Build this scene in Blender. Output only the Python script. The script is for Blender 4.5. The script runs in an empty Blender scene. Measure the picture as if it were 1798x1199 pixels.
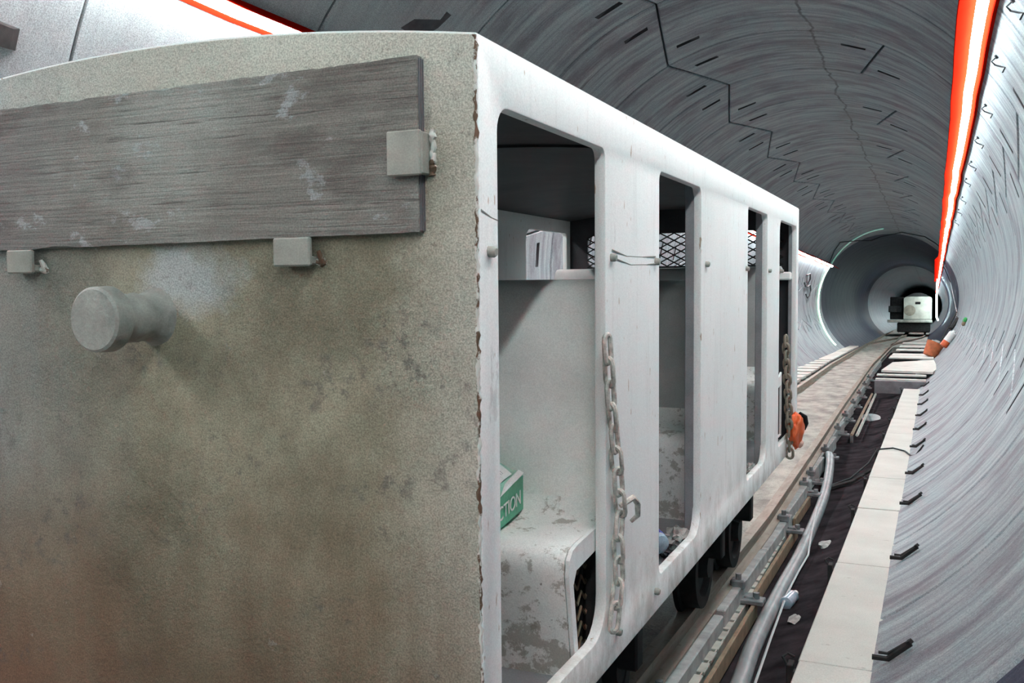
import bpy, bmesh, math, random
from mathutils import Vector, Matrix, noise
random.seed(7)
PI = math.pi

# ---------------------------------------------------------------- scale and frames
# Everything is written in "u" with the camera's eye at (0,0,0), Y along the tunnel, Z up; 1 u = 0.75 m.
S = 0.75
ZO = 2.60                                   # the tunnel's lowest point lies at about z = 0
AX, AZ, R = -2.0336, 0.5549, 3.10           # tunnel axis and inner radius (u)
RING0, RINGW = 4.347, 2.136                 # first ring joint and ring width (u)

C = bpy.context.scene.collection
sc = bpy.context.scene

# ---------------------------------------------------------------- camera, world, exposure
cam_d = bpy.data.cameras.new('camera')
cam_d.sensor_width = 36.0
cam_d.lens = 1660.0 / 1798.0 * 36.0
cam_d.clip_start = 0.02
cam_d.clip_end = 400
cam = bpy.data.objects.new('camera', cam_d)
C.objects.link(cam)
right = Vector((0.913232, 0.407428, 0.003021))
up = Vector((-0.01692, 0.030516, 0.999391))
fwd = Vector((-0.407088, 0.912727, -0.034762))
m3 = Matrix((right, up, -fwd)).transposed()
cam.matrix_world = Matrix.Translation((0, 0, ZO * S)) @ m3.to_4x4()
sc.camera = cam

world = bpy.data.worlds.new('world')
sc.world = world
world.use_nodes = True
world.node_tree.nodes['Background'].inputs[0].default_value = (0.5, 0.55, 0.6, 1)
world.node_tree.nodes['Background'].inputs[1].default_value = 0.01

sc.view_settings.view_transform = 'Standard'
sc.view_settings.look = 'None'
sc.view_settings.gamma = 1.0
sc.view_settings.use_curve_mapping = False
sc.view_settings.exposure = 0.22
TRAIL_POWER = 68.0        # the white light trails
GREEN_POWER = 8.0
TRAIL_START = -9.0        # how far behind the eye the trails begin (u)
try:
    sc.cycles.use_denoising = True
    sc.cycles.use_light_tree = True
    sc.cycles.max_bounces = 10
    sc.cycles.diffuse_bounces = 6
    sc.cycles.caustics_reflective = False
    sc.cycles.caustics_refractive = False
    sc.cycles.sample_clamp_indirect = 8.0
except Exception:
    pass

# ---------------------------------------------------------------- frames
CAR_ROT = (0.0275, 0.0, 0.002)
from mathutils import Euler
RC = Euler(CAR_ROT, 'XYZ').to_matrix()
FR = {'T': Matrix.Identity(3), 'C': RC}


def W(p, frame='T'):
    v = FR[frame] @ Vector(p)
    return Vector((v.x * S, v.y * S, (v.z + ZO) * S))


# ---------------------------------------------------------------- object helpers
ORG = {}      # object -> (origin in u, frame)


def props(o, label=None, cat=None, group=None, kind=None):
    if label: o['label'] = label
    if cat: o['category'] = cat
    if group: o['group'] = group
    if kind: o['kind'] = kind
    return o


def thing(name, base, label=None, cat=None, frame='T', group=None, kind=None):
    o = bpy.data.objects.new(name, None)
    o.empty_display_size = 0.1
    C.objects.link(o)
    o.location = W(base, frame)
    o.rotation_euler = CAR_ROT if frame == 'C' else (0, 0, 0)
    ORG[o.name] = (Vector(base), frame)
    return props(o, label, cat, group, kind)


def mesh_from(name, bm, mats, origin, smooth=None):
    for v in bm.verts:
        v.co = (v.co - origin) * S
    me = bpy.data.meshes.new(name)
    bmesh.ops.recalc_face_normals(bm, faces=bm.faces[:])
    bm.to_mesh(me)
    bm.free()
    for m in (mats if isinstance(mats, (list, tuple)) else [mats]):
        me.materials.append(m)
    if smooth is not None:
        me.polygons.foreach_set('use_smooth', [True] * len(me.polygons))
        try:
            me.set_sharp_from_angle(angle=math.radians(smooth))
        except Exception:
            pass
    return me


def part(name, bm, mats, parent=None, origin=None, frame='T', smooth=None, label=None, cat=None, group=None, kind=None):
    """One mesh object from a bmesh written in u in the given frame; a child keeps its parent's origin unless told otherwise."""
    if parent is not None:
        po, frame = ORG[parent.name]
        if origin is None: origin = po
    if origin is None:
        lo = Vector((1e9,) * 3); hi = Vector((-1e9,) * 3)
        for v in bm.verts:
            for i in range(3):
                lo[i] = min(lo[i], v.co[i]); hi[i] = max(hi[i], v.co[i])
        origin = Vector(((lo.x + hi.x) / 2, (lo.y + hi.y) / 2, lo.z))
    origin = Vector(origin)
    me = mesh_from(name, bm, mats, origin, smooth)
    o = bpy.data.objects.new(name, me)
    C.objects.link(o)
    if parent is not None:
        o.parent = parent
        o.location = (origin - ORG[parent.name][0]) * S
    else:
        o.location = W(origin, frame)
        o.rotation_euler = CAR_ROT if frame == 'C' else (0, 0, 0)
    ORG[o.name] = (origin, frame)
    return props(o, label, cat, group, kind)


def inst(src, parent, delta, name=None):
    """Copy of a part, moved by delta (u), under a parent of the same frame."""
    o = src.copy()
    if name: o.name = name
    C.objects.link(o)
    o.parent = parent
    org = ORG[src.name][0] + Vector(delta)
    o.location = (org - ORG[parent.name][0]) * S
    ORG[o.name] = (org, ORG[parent.name][1])
    return o


# ---------------------------------------------------------------- bmesh shape helpers (all in u)
def box(bm, x0, x1, y0, y1, z0, z1, bev=0.0, mat=0):
    vs = [bm.verts.new((x, y, z)) for x in (x0, x1) for y in (y0, y1) for z in (z0, z1)]
    idx = [(0, 1, 3, 2), (4, 6, 7, 5), (0, 4, 5, 1), (2, 3, 7, 6), (0, 2, 6, 4), (1, 5, 7, 3)]
    fs = [bm.faces.new([vs[i] for i in f]) for f in idx]
    for f in fs: f.material_index = mat
    if bev > 0:
        es = list({e for f in fs for e in f.edges})
        r = bmesh.ops.bevel(bm, geom=es, offset=bev, segments=1, affect='EDGES', profile=0.5)
        for f in r['faces']: f.material_index = mat
    return vs


def tube(bm, pts, r, n=8, cap=True, mat=0, closed=False):
    pts = [Vector(p) for p in pts]
    rs = r if isinstance(r, (list, tuple)) else [r] * len(pts)
    rings = []
    N = len(pts)
    ref = None
    for i, p in enumerate(pts):
        if closed:
            t = (pts[(i + 1) % N] - pts[i - 1])
        else:
            t = pts[min(i + 1, N - 1)] - pts[max(i - 1, 0)]
        if t.length < 1e-9: t = Vector((0, 1, 0))
        t.normalize()
        if ref is None:
            ref = Vector((0, 0, 1)) if abs(t.z) < 0.9 else Vector((1, 0, 0))
        a = ref - t * ref.dot(t)
        if a.length < 1e-6: a = t.orthogonal()
        a.normalize(); ref = a
        b = t.cross(a)
        rings.append([bm.verts.new(p + (a * math.cos(2 * PI * k / n) + b * math.sin(2 * PI * k / n)) * rs[i]) for k in range(n)])
    for i in range(N if closed else N - 1):
        A, B = rings[i], rings[(i + 1) % N]
        for k in range(n):
            f = bm.faces.new((A[k], A[(k + 1) % n], B[(k + 1) % n], B[k])); f.material_index = mat
    if cap and not closed:
        f = bm.faces.new(rings[0][::-1]); f.material_index = mat
        f = bm.faces.new(rings[-1]); f.material_index = mat
    return rings


def lathe(bm, base, axis, prof, n=24, mat=0):
    """prof: list of (distance along axis, radius)."""
    base = Vector(base); axis = Vector(axis).normalized()
    a = axis.orthogonal().normalized(); b = axis.cross(a)
    rings = []
    for h, r in prof:
        rings.append([bm.verts.new(base + axis * h + (a * math.cos(2 * PI * k / n) + b * math.sin(2 * PI * k / n)) * max(r, 1e-4)) for k in range(n)])
    for A, B in zip(rings, rings[1:]):
        for k in range(n):
            f = bm.faces.new((A[k], A[(k + 1) % n], B[(k + 1) % n], B[k])); f.material_index = mat
    f = bm.faces.new(rings[0][::-1]); f.material_index = mat
    f = bm.faces.new(rings[-1]); f.material_index = mat


def rrect(a0, a1, b0, b1, r, n=6):
    """Rounded rectangle outline; r = radius or (lower-left, lower-right, upper-right, upper-left)."""
    if not isinstance(r, (list, tuple)): r = [r] * 4
    out = []
    for (ca, cb, rr, st) in ((a0, b0, r[0], PI), (a1, b0, r[1], 1.5 * PI), (a1, b1, r[2], 0), (a0, b1, r[3], 0.5 * PI)):
        ox = ca + rr if ca == a0 else ca - rr
        oy = cb + rr if cb == b0 else cb - rr
        for k in range(n + 1):
            t = st + 0.5 * PI * k / n
            out.append((ox + rr * math.cos(t), oy + rr * math.sin(t)))
    return out


def plate(bm, outline, holes, fn, thick, bevel=0.0, mat=0):
    """Flat plate with holes; fn(a, b, d) -> 3D point; d runs 0..thick."""
    cu = bpy.data.curves.new('outline', 'CURVE')
    cu.dimensions = '2D'; cu.fill_mode = 'BOTH'
    for loop in [outline] + holes:
        sp = cu.splines.new('POLY')
        sp.points.add(len(loop) - 1)
        for p, q in zip(sp.points, loop): p.co = (q[0], q[1], 0, 1)
        sp.use_cyclic_u = True
    cu.extrude = thick / 2
    cu.bevel_depth = bevel
    cu.bevel_resolution = 1
    cu.offset = -bevel
    ob = bpy.data.objects.new('outline', cu)
    C.objects.link(ob)
    dg = bpy.context.evaluated_depsgraph_get()
    me = bpy.data.meshes.new_from_object(ob.evaluated_get(dg))
    tmp = bmesh.new(); tmp.from_mesh(me)
    bmesh.ops.remove_doubles(tmp, verts=tmp.verts[:], dist=1e-5)
    vm = {}
    for v in tmp.verts:
        vm[v.index] = bm.verts.new(fn(v.co.x, v.co.y, v.co.z + thick / 2))
    tmp.verts.ensure_lookup_table()
    for f in tmp.faces:
        try:
            g = bm.faces.new([vm[v.index] for v in f.verts]); g.material_index = mat
        except ValueError:
            pass
    tmp.free()
    bpy.data.objects.remove(ob); bpy.data.curves.remove(cu); bpy.data.meshes.remove(me)


def sheet(bm, prof, x0, x1, th, nx=1, mat=0):
    """Thick sheet: an open (y,z) profile swept in x."""
    P = [Vector((0, p[0], p[1])) for p in prof]
    off = []
    for i, p in enumerate(P):
        t = P[min(i + 1, len(P) - 1)] - P[max(i - 1, 0)]
        nrm = Vector((0, -t.z, t.y)).normalized()
        off.append(p - nrm * th)
    loop = P + off[::-1]
    L = len(loop)
    cols = []
    for k in range(nx + 1):
        x = x0 + (x1 - x0) * k / nx
        cols.append([bm.verts.new((x, q.y, q.z)) for q in loop])
    for A, B in zip(cols, cols[1:]):
        for i in range(L):
            f = bm.faces.new((A[i], A[(i + 1) % L], B[(i + 1) % L], B[i])); f.material_index = mat
    n = len(P)
    for Cc in (cols[0], cols[-1]):
        for i in range(n - 1):
            f = bm.faces.new((Cc[i], Cc[i + 1], Cc[L - 2 - i], Cc[L - 1 - i])); f.material_index = mat


def blob(bm, c, sx, sy, sz, amp=0.2, freq=3.0, sub=3, seed=0.0, mat=0):
    r = bmesh.ops.create_icosphere(bm, subdivisions=sub, radius=1.0)
    for v in r['verts']:
        d = v.co.copy()
        k = 1 + amp * noise.noise(d * freq + Vector((seed, seed * 2, 0))) + 0.5 * amp * noise.noise(d * freq * 2.3 + Vector((seed, 0, 5)))
        v.co = Vector((c[0] + d.x * sx * k, c[1] + d.y * sy * k, c[2] + d.z * sz * k))
    for v in r['verts']:
        for f in v.link_faces: f.material_index = mat


def cyl_pt(ang, y, r):
    a = math.radians(ang)
    return Vector((AX + math.cos(a) * r, y, AZ + math.sin(a) * r))


# ---------------------------------------------------------------- materials
class NT:
    def __init__(s, name):
        s.m = bpy.data.materials.new(name); s.m.use_nodes = True
        s.t = s.m.node_tree; s.n = s.t.nodes; s.l = s.t.links
        s.b = s.n['Principled BSDF']

    def new(s, typ, **kw):
        n = s.n.new(typ)
        for k, v in kw.items(): setattr(n, k, v)
        return n

    def put(s, sock, v):
        if hasattr(v, 'links') or isinstance(v, bpy.types.NodeSocket): s.l.new(v, sock)
        else: sock.default_value = v

    def obj(s): return s.new('ShaderNodeTexCoord').outputs['Object']
    def pos(s): return s.new('ShaderNodeNewGeometry').outputs['Position']

    def mapv(s, v, scale=(1, 1, 1), loc=(0, 0, 0), rot=(0, 0, 0)):
        n = s.new('ShaderNodeMapping')
        s.l.new(v, n.inputs[0]); n.inputs['Location'].default_value = loc
        n.inputs['Rotation'].default_value = rot; n.inputs['Scale'].default_value = scale
        return n.outputs[0]

    def noise(s, v, scale=5, detail=4, rough=0.55, dist=0.0, col=False):
        n = s.new('ShaderNodeTexNoise')
        s.l.new(v, n.inputs['Vector'])
        n.inputs['Scale'].default_value = scale; n.inputs['Detail'].default_value = detail
        n.inputs['Roughness'].default_value = rough; n.inputs['Distortion'].default_value = dist
        return n.outputs['Color' if col else 'Fac']

    def voro(s, v, scale=5, feature='F1'):
        n = s.new('ShaderNodeTexVoronoi', feature=feature)
        s.l.new(v, n.inputs['Vector']); n.inputs['Scale'].default_value = scale
        return n.outputs['Distance']

    def wave(s, v, scale=5, dist=2, detail=2, direction='X'):
        n = s.new('ShaderNodeTexWave', bands_direction=direction)
        s.l.new(v, n.inputs['Vector']); n.inputs['Scale'].default_value = scale
        n.inputs['Distortion'].default_value = dist; n.inputs['Detail'].default_value = detail
        return n.outputs['Fac']

    def rng(s, v, a, b, c=0.0, d=1.0):
        n = s.new('ShaderNodeMapRange'); n.clamp = True
        s.put(n.inputs[0], v)
        n.inputs[1].default_value = a; n.inputs[2].default_value = b
        n.inputs[3].default_value = c; n.inputs[4].default_value = d
        return n.outputs[0]

    def math(s, op, a, b=0.0):
        n = s.new('ShaderNodeMath', operation=op)
        s.put(n.inputs[0], a); s.put(n.inputs[1], b)
        return n.outputs[0]

    def mix(s, f, a, b, mode='MIX'):
        n = s.new('ShaderNodeMix', data_type='RGBA', blend_type=mode)
        s.put(n.inputs[0], f)
        s.put(n.inputs[6], a if not isinstance(a, tuple) else (*a[:3], 1))
        s.put(n.inputs[7], b if not isinstance(b, tuple) else (*b[:3], 1))
        return n.outputs[2]

    def grit(s, v, c, amt, scale=280):
        """fine sandy dust: each grain a little lighter or darker than the surface"""
        n = s.rng(s.noise(v, scale, 1, 0.5), 0.32, 0.68, 1 - amt, 1 + amt)
        return s.mix(1.0, c, s.comb(n, n, n), 'MULTIPLY')

    def sep(s, v):
        n = s.new('ShaderNodeSeparateXYZ'); s.l.new(v, n.inputs[0]); return n.outputs

    def comb(s, x, y, z):
        n = s.new('ShaderNodeCombineXYZ')
        for i, q in enumerate((x, y, z)): s.put(n.inputs[i], q)
        return n.outputs[0]

    def col(s, c): s.put(s.b.inputs['Base Color'], c if not isinstance(c, tuple) else (*c[:3], 1))
    def rough(s, r): s.put(s.b.inputs['Roughness'], r)
    def metal(s, r): s.put(s.b.inputs['Metallic'], r)

    def bump(s, h, strength=0.3, dist=0.01):
        n = s.new('ShaderNodeBump')
        n.inputs['Strength'].default_value = strength; n.inputs['Distance'].default_value = dist
        s.l.new(h, n.inputs['Height'])
        s.l.new(n.outputs[0], s.b.inputs['Normal'])


def simple(name, c, rough=0.6, metal=0.0, var=0.25, scale=12, bump=0.15):
    k = NT(name)
    if max(c) < 0.1: k.b.inputs['Specular IOR Level'].default_value = 0.12
    v = k.obj()
    n = k.noise(v, scale, 5)
    k.col(k.grit(v, k.mix(k.rng(n, 0.3, 0.7), tuple(x * (1 - var) for x in c), tuple(min(1, x * (1 + var)) for x in c)), 0.08))
    k.rough(rough); k.metal(metal)
    k.bump(k.noise(v, scale * 6, 4), bump, 0.004)
    return k.m


def lining_material(name='lining_concrete', shaded=0.0):
    k = NT(name)
    p = k.sep(k.pos())
    dx = k.math('SUBTRACT', p[0], AX * S); dz = k.math('SUBTRACT', p[2], (AZ + ZO) * S)
    ang = k.math('ADD', k.math('ARCTAN2', k.math('MULTIPLY', dx, -1.0), dz), PI / 2)   # the wrap lies under the floor
    v = k.comb(k.math('MULTIPLY', ang, 2.3), p[1], 0.0)
    streak = k.noise(k.mapv(v, (0.35, 7.0, 1)), 1.6, 7, 0.65)
    fine = k.noise(k.mapv(v, (1.2, 30.0, 1)), 2.2, 5, 0.6)
    blot = k.noise(k.mapv(v, (0.9, 1.7, 1)), 1.3, 7, 0.68)
    smear = k.noise(k.mapv(v, (0.55, 3.4, 1), (7.7, 1.3, 0)), 1.2, 6, 0.62)
    grit = k.noise(v, 60, 3, 0.7)
    c = k.mix(k.rng(streak, 0.30, 0.68), (0.165, 0.175, 0.20), (0.40, 0.45, 0.465))
    c = k.mix(k.rng(blot, 0.48, 0.62, 0, 0.85), c, (0.16, 0.14, 0.165))
    c = k.mix(k.rng(smear, 0.54, 0.70, 0, 0.65), c, (0.47, 0.52, 0.53))
    c = k.mix(k.rng(fine, 0.55, 0.8, 0, 0.30), c, (0.42, 0.46, 0.47))
    c = k.mix(k.rng(fine, 0.44, 0.30, 0, 0.5), c, (0.06, 0.06, 0.075))
    c = k.mix(k.rng(grit, 0.35, 0.65, 0.0, 0.25), c, (0.09, 0.09, 0.105))
    # the upper left flank is cleaner, newer concrete
    cl = k.math('MULTIPLY', k.rng(ang, 2.25, 2.45), k.rng(p[1], 10.0, 6.5))
    c = k.mix(k.math('MULTIPLY', cl, 0.75), c, (0.27, 0.29, 0.295))
    # grimy drips round the fixings
    drip = k.noise(k.mapv(v, (0.9, 9.0, 1), (3.1, 0.4, 0)), 1.1, 4, 0.5)
    c = k.mix(k.rng(drip, 0.70, 0.76, 0, 0.75), c, (0.07, 0.06, 0.065))
    # the wandering dark seam and its grime along the crown
    wob = k.noise(k.mapv(v, (0, 1.0, 0)), 1.3, 5, 0.6)
    off = k.math('ABSOLUTE', k.math('SUBTRACT', k.math('ADD', ang, k.math('MULTIPLY', k.math('SUBTRACT', wob, 0.5), 0.13)), 1.405))
    c = k.mix(k.rng(off, 0.008, 0.003, 0, 0.8), c, (0.05, 0.045, 0.05))
    c = k.mix(k.math('MULTIPLY', k.rng(off, 0.20, 0.02), k.rng(blot, 0.42, 0.6, 0, 0.5)), c, (0.22, 0.215, 0.20))
    k.b.inputs['Specular IOR Level'].default_value = 0.05 if shaded else 0.25
    if shaded: c = k.mix(shaded, c, (0.032, 0.032, 0.06))
    k.col(k.grit(k.pos(), c, 0.28, 170))
    k.rough(k.rng(streak, 0.3, 0.7, 0.62, 0.42))
    k.bump(k.math('ADD', k.math('MULTIPLY', streak, 1.0), k.math('MULTIPLY', fine, 0.6)), 0.35, 0.008)
    return k.m


M = {}
M['lining'] = lining_material()
M['dark_shaded_lining'] = lining_material('dark_shaded_lining_concrete', 0.9)  # far stretch: painted shade past the left trail; near segments: darker concrete
M['pocket'] = simple('pocket_shade_grime', (0.06, 0.055, 0.06), 0.8)  # dark colour deepens the shade in the pockets; also coats the grime patch
M['grout'] = simple('joint_grout', (0.03, 0.028, 0.03), 0.9)


def side_paint():
    k = NT('side_paint')
    v = k.obj()
    n = k.noise(v, 2.2, 5)
    st = k.noise(k.mapv(v, (14, 14, 1.1)), 2.0, 5, 0.6)
    c = k.mix(k.rng(n, 0.35, 0.7), (0.78, 0.805, 0.785), (0.85, 0.865, 0.845))
    c = k.mix(k.rng(st, 0.55, 0.78, 0, 0.5), c, (0.60, 0.60, 0.58))
    rust = k.noise(k.mapv(v, (30, 30, 9)), 1.6, 3, 0.55)
    c = k.mix(k.rng(rust, 0.685, 0.72, 0, 0.8), c, (0.36, 0.22, 0.12))
    patch = k.noise(k.mapv(v, (9, 9, 3)), 1.0, 6, 0.7)
    c = k.mix(k.rng(patch, 0.66, 0.70, 0, 0.55), c, (0.50, 0.49, 0.47))
    # mud kicked up along the bottom edge
    z = k.sep(v)[2]
    mud = k.math('MULTIPLY', k.rng(z, 0.30, 0.0), k.rng(k.noise(k.mapv(v, (5, 5, 3)), 2, 6, 0.7), 0.42, 0.62))
    c = k.mix(k.math('MULTIPLY', mud, 0.75), c, (0.36, 0.34, 0.29))
    k.col(k.grit(v, c, 0.06)); k.rough(0.5)
    k.bump(k.math('ADD', st, k.noise(v, 70, 4)), 0.18, 0.003)
    return k.m


def front_paint():
    k = NT('front_paint')
    v = k.obj()
    z = k.sep(v)[2]; x = k.sep(v)[0]
    n = k.noise(v, 2.6, 8, 0.68)
    st = k.noise(k.mapv(v, (5, 5, 0.8)), 1.6, 6, 0.6)
    c = k.mix(k.rng(n, 0.35, 0.65), (0.135, 0.116, 0.072), (0.32, 0.30, 0.215))
    # light on the top and right corner, painted in as paler grey
    corner_light = k.math('MAXIMUM', k.rng(k.math('ADD', z, k.math('MULTIPLY', n, 0.25)), 1.22, 1.50), k.rng(k.math('ADD', x, k.math('MULTIPLY', n, 0.35)), 0.72, 0.98))
    c = k.mix(k.math('MULTIPLY', corner_light, 0.85), c, (0.52, 0.51, 0.44))
    # blue-grey washed dust on the left half
    blue = k.math('MULTIPLY', k.rng(k.math('ADD', x, k.math('MULTIPLY', st, 0.5)), 0.22, -0.32), k.rng(z, 0.25, 0.6))
    c = k.mix(k.math('MULTIPLY', blue, 0.7), c, (0.235, 0.26, 0.26))
    # splash of pale mortar round the buffer
    q = k.sep(k.mapv(v, (1, 1, 1), (-0.07, 0, -1.01)))
    d = k.math('SQRT', k.math('ADD', k.math('MULTIPLY', q[0], q[0]), k.math('MULTIPLY', k.math('MULTIPLY', q[2], q[2]), 2.6)))
    spl = k.rng(k.math('ADD', d, k.math('MULTIPLY', k.noise(v, 14, 6, 0.7), 0.22)), 0.27, 0.17)
    c = k.mix(k.math('MULTIPLY', spl, 0.8), c, (0.38, 0.41, 0.41))
    # rust-brown splashed up from below in tongues
    low = k.rng(k.math('ADD', z, k.math('MULTIPLY', k.math('SUBTRACT', st, 0.5), 1.1)), 0.62, 0.05)
    c = k.mix(k.math('MULTIPLY', low, 0.8), c, (0.165, 0.105, 0.062))
    red = k.math('MULTIPLY', k.rng(z, 0.48, 0.05), k.rng(x, 0.1, -0.7))
    c = k.mix(k.math('MULTIPLY', red, 0.6), c, (0.21, 0.09, 0.055))
    spk = k.noise(v, 55, 4, 0.7)
    c = k.mix(k.rng(spk, 0.60, 0.70, 0, 0.35), c, (0.12, 0.085, 0.06))
    scuff = k.math('MULTIPLY', k.rng(k.noise(v, 26, 6, 0.72), 0.52, 0.60), k.rng(k.noise(k.mapv(v, (1, 1, 2.2), (5.5, 0, 1.2)), 3.2, 3), 0.53, 0.62))
    c = k.mix(k.math('MULTIPLY', scuff, 0.6), c, (0.10, 0.09, 0.085))
    chip = k.noise(v, 9, 8, 0.75)
    c = k.mix(k.rng(chip, 0.645, 0.665, 0, 0.6), c, (0.36, 0.35, 0.30))
    k.col(k.grit(v, c, 0.26)); k.rough(0.7)
    # caked grit, strongest in the middle
    grit = k.math('MULTIPLY', k.noise(v, 75, 6, 0.7), k.rng(k.noise(v, 3, 3), 0.4, 0.65, 0.25, 1.0))
    k.bump(k.math('ADD', grit, k.math('MULTIPLY', k.rng(chip, 0.62, 0.68), 0.3)), 0.9, 0.010)
    return k.m


def plank_wood():
    k = NT('weathered_wood')
    v = k.obj()
    g = k.noise(k.mapv(v, (1.0, 6, 22)), 2.0, 7, 0.65, 0.6)
    g2 = k.noise(k.mapv(v, (2.2, 8, 70)), 2.0, 5, 0.6, 0.4)
    b = k.noise(v, 2.4, 5, 0.6)
    c = k.mix(k.rng(g, 0.3, 0.7), (0.135, 0.12, 0.107), (0.225, 0.215, 0.188))
    c = k.mix(k.rng(b, 0.45, 0.7, 0, 0.7), c, (0.36, 0.37, 0.34))
    c = k.mix(k.rng(g2, 0.42, 0.34, 0, 0.75), c, (0.07, 0.055, 0.05))
    x = k.sep(v)[0]
    c = k.mix(k.rng(k.math('ADD', x, k.math('MULTIPLY', b, 0.6)), 0.15, -0.35, 0, 0.65), c, (0.135, 0.12, 0.125))
    ch = k.noise(k.mapv(v, (1, 1, 1.6)), 8, 7, 0.75)
    zone = k.rng(k.noise(k.mapv(v, (1, 1, .5), (2.2, 0, 0)), 3.0, 2), 0.50, 0.62, 0.0, 0.09)
    c = k.mix(k.rng(k.math('ADD', ch, zone), 0.63, 0.67, 0, 0.75), c, (0.33, 0.35, 0.35))
    dk = k.noise(k.mapv(v, (1.2, 1, 3.5)), 2.6, 5, 0.65)
    c = k.mix(k.rng(dk, 0.54, 0.66, 0, 0.55), c, (0.075, 0.058, 0.052))
    k.col(k.grit(v, c, 0.22)); k.rough(0.75)
    k.bump(k.math('ADD', k.math('MULTIPLY', g2, 1.0), k.math('MULTIPLY', g, 0.5)), 0.6, 0.006)
    return k.m


def peel_paint():
    k = NT('peeling_bench_paint')
    v = k.obj()
    n = k.noise(v, 7, 8, 0.7)
    n2 = k.noise(v, 16, 7, 0.72)
    c = k.mix(k.rng(n, 0.3, 0.7), (0.76, 0.77, 0.74), (0.88, 0.89, 0.86))
    n2b = k.math('ADD', n2, k.rng(k.sep(v)[2], 0.30, 0.10, 0.0, 0.05))
    c = k.mix(k.rng(n2b, 0.53, 0.58, 0, 0.85), c, (0.40, 0.385, 0.34))
    c = k.mix(k.rng(k.noise(v, 11, 6, 0.7), 0.62, 0.66, 0, 0.75), c, (0.30, 0.27, 0.22))
    c = k.mix(k.rng(k.noise(v, 30, 4, 0.6), 0.70, 0.73, 0, 0.8), c, (0.10, 0.08, 0.06))
    k.col(k.grit(v, c, 0.08)); k.rough(0.6)
    k.bump(n2, 0.4, 0.006)
    return k.m


M['side'] = side_paint()
M['front'] = front_paint()
M['wood'] = plank_wood()
M['peel'] = peel_paint()
M['bench'] = simple('bench_paint', (0.88, 0.89, 0.86), 0.55, 0, 0.10, 6)
M['benchgrey'] = simple('grey_backrest_paint', (0.42, 0.43, 0.42), 0.6, 0, 0.15, 6)
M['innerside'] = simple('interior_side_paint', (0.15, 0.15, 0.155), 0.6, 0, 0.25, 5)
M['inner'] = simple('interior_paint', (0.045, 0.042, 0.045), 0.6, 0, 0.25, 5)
M['jamb'] = simple('jamb_paint', (0.22, 0.225, 0.235), 0.6, 0, 0.2, 8)


def weld_mat():
    k = NT('rusted_weld')
    v = k.obj()
    n = k.noise(k.mapv(v, (1, 1, 0.6)), 22, 5, 0.65)
    c = k.mix(k.rng(n, 0.50, 0.54), (0.62, 0.61, 0.56), (0.13, 0.075, 0.045))
    k.col(c); k.rough(0.75)
    k.bump(k.noise(v, 40, 4), 0.6, 0.006)
    return k.m


M['weld'] = weld_mat()
M['lug'] = simple('lug_paint', (0.29, 0.29, 0.255), 0.65, 0, 0.2, 14)
M['buffer'] = simple('buffer_steel', (0.27, 0.275, 0.25), 0.7, 0, 0.3, 18, 0.5)
M['dark'] = simple('dark_steel', (0.035, 0.032, 0.032), 0.7, 0, 0.4, 10)
M['meshwire'] = simple('mesh_wire', (0.03, 0.028, 0.026), 0.6, 0, 0.3, 20)
M['netting'] = simple('rusty_spring_wire', (0.20, 0.14, 0.09), 0.7, 0, 0.3, 20)


def rail_mat():
    k = NT('rusty_rail')
    v = k.pos()
    n = k.noise(k.mapv(v, (12, 1.5, 12)), 1.5, 5, 0.6)
    c = k.mix(k.rng(n, 0.35, 0.65), (0.21, 0.155, 0.11), (0.33, 0.285, 0.23))
    c = k.mix(k.rng(k.noise(v, 25, 3), 0.6, 0.7, 0, 0.6), c, (0.10, 0.065, 0.045))
    k.col(c); k.rough(0.5); k.metal(0.15)
    k.bump(k.noise(v, 60, 3), 0.3, 0.003)
    return k.m


def slab_mat():
    k = NT('walkway_concrete')
    v = k.pos()
    n = k.noise(v, 2.5, 6, 0.6)
    c = k.mix(k.rng(n, 0.3, 0.7), (0.49, 0.485, 0.44), (0.58, 0.575, 0.525))
    pit = k.noise(k.mapv(v, (1.0, 3.5, 1.0)), 9, 5, 0.62)
    c = k.mix(k.rng(pit, 0.655, 0.70, 0, 0.7), c, (0.22, 0.20, 0.17))
    c = k.mix(k.rng(k.noise(v, 1.1, 4), 0.60, 0.72, 0, 0.4), c, (0.40, 0.39, 0.36))
    k.col(k.grit(v, c, 0.08, 170)); k.rough(0.75)
    k.bump(k.noise(v, 45, 4), 0.25, 0.003)
    return k.m


def floor_mat():
    k = NT('muddy_floor')
    v = k.pos()
    n = k.noise(k.mapv(v, (1.6, 0.8, 1)), 2.2, 7, 0.65)
    c = k.mix(k.rng(n, 0.35, 0.62), (0.17, 0.16, 0.14), (0.42, 0.405, 0.355))
    c = k.mix(k.rng(k.noise(v, 14, 5, 0.7), 0.55, 0.7, 0, 0.5), c, (0.17, 0.16, 0.14))
    k.col(k.grit(v, c, 0.2, 120)); k.rough(0.7)
    k.bump(k.noise(v, 16, 6, 0.7), 0.6, 0.02)
    return k.m


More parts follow.
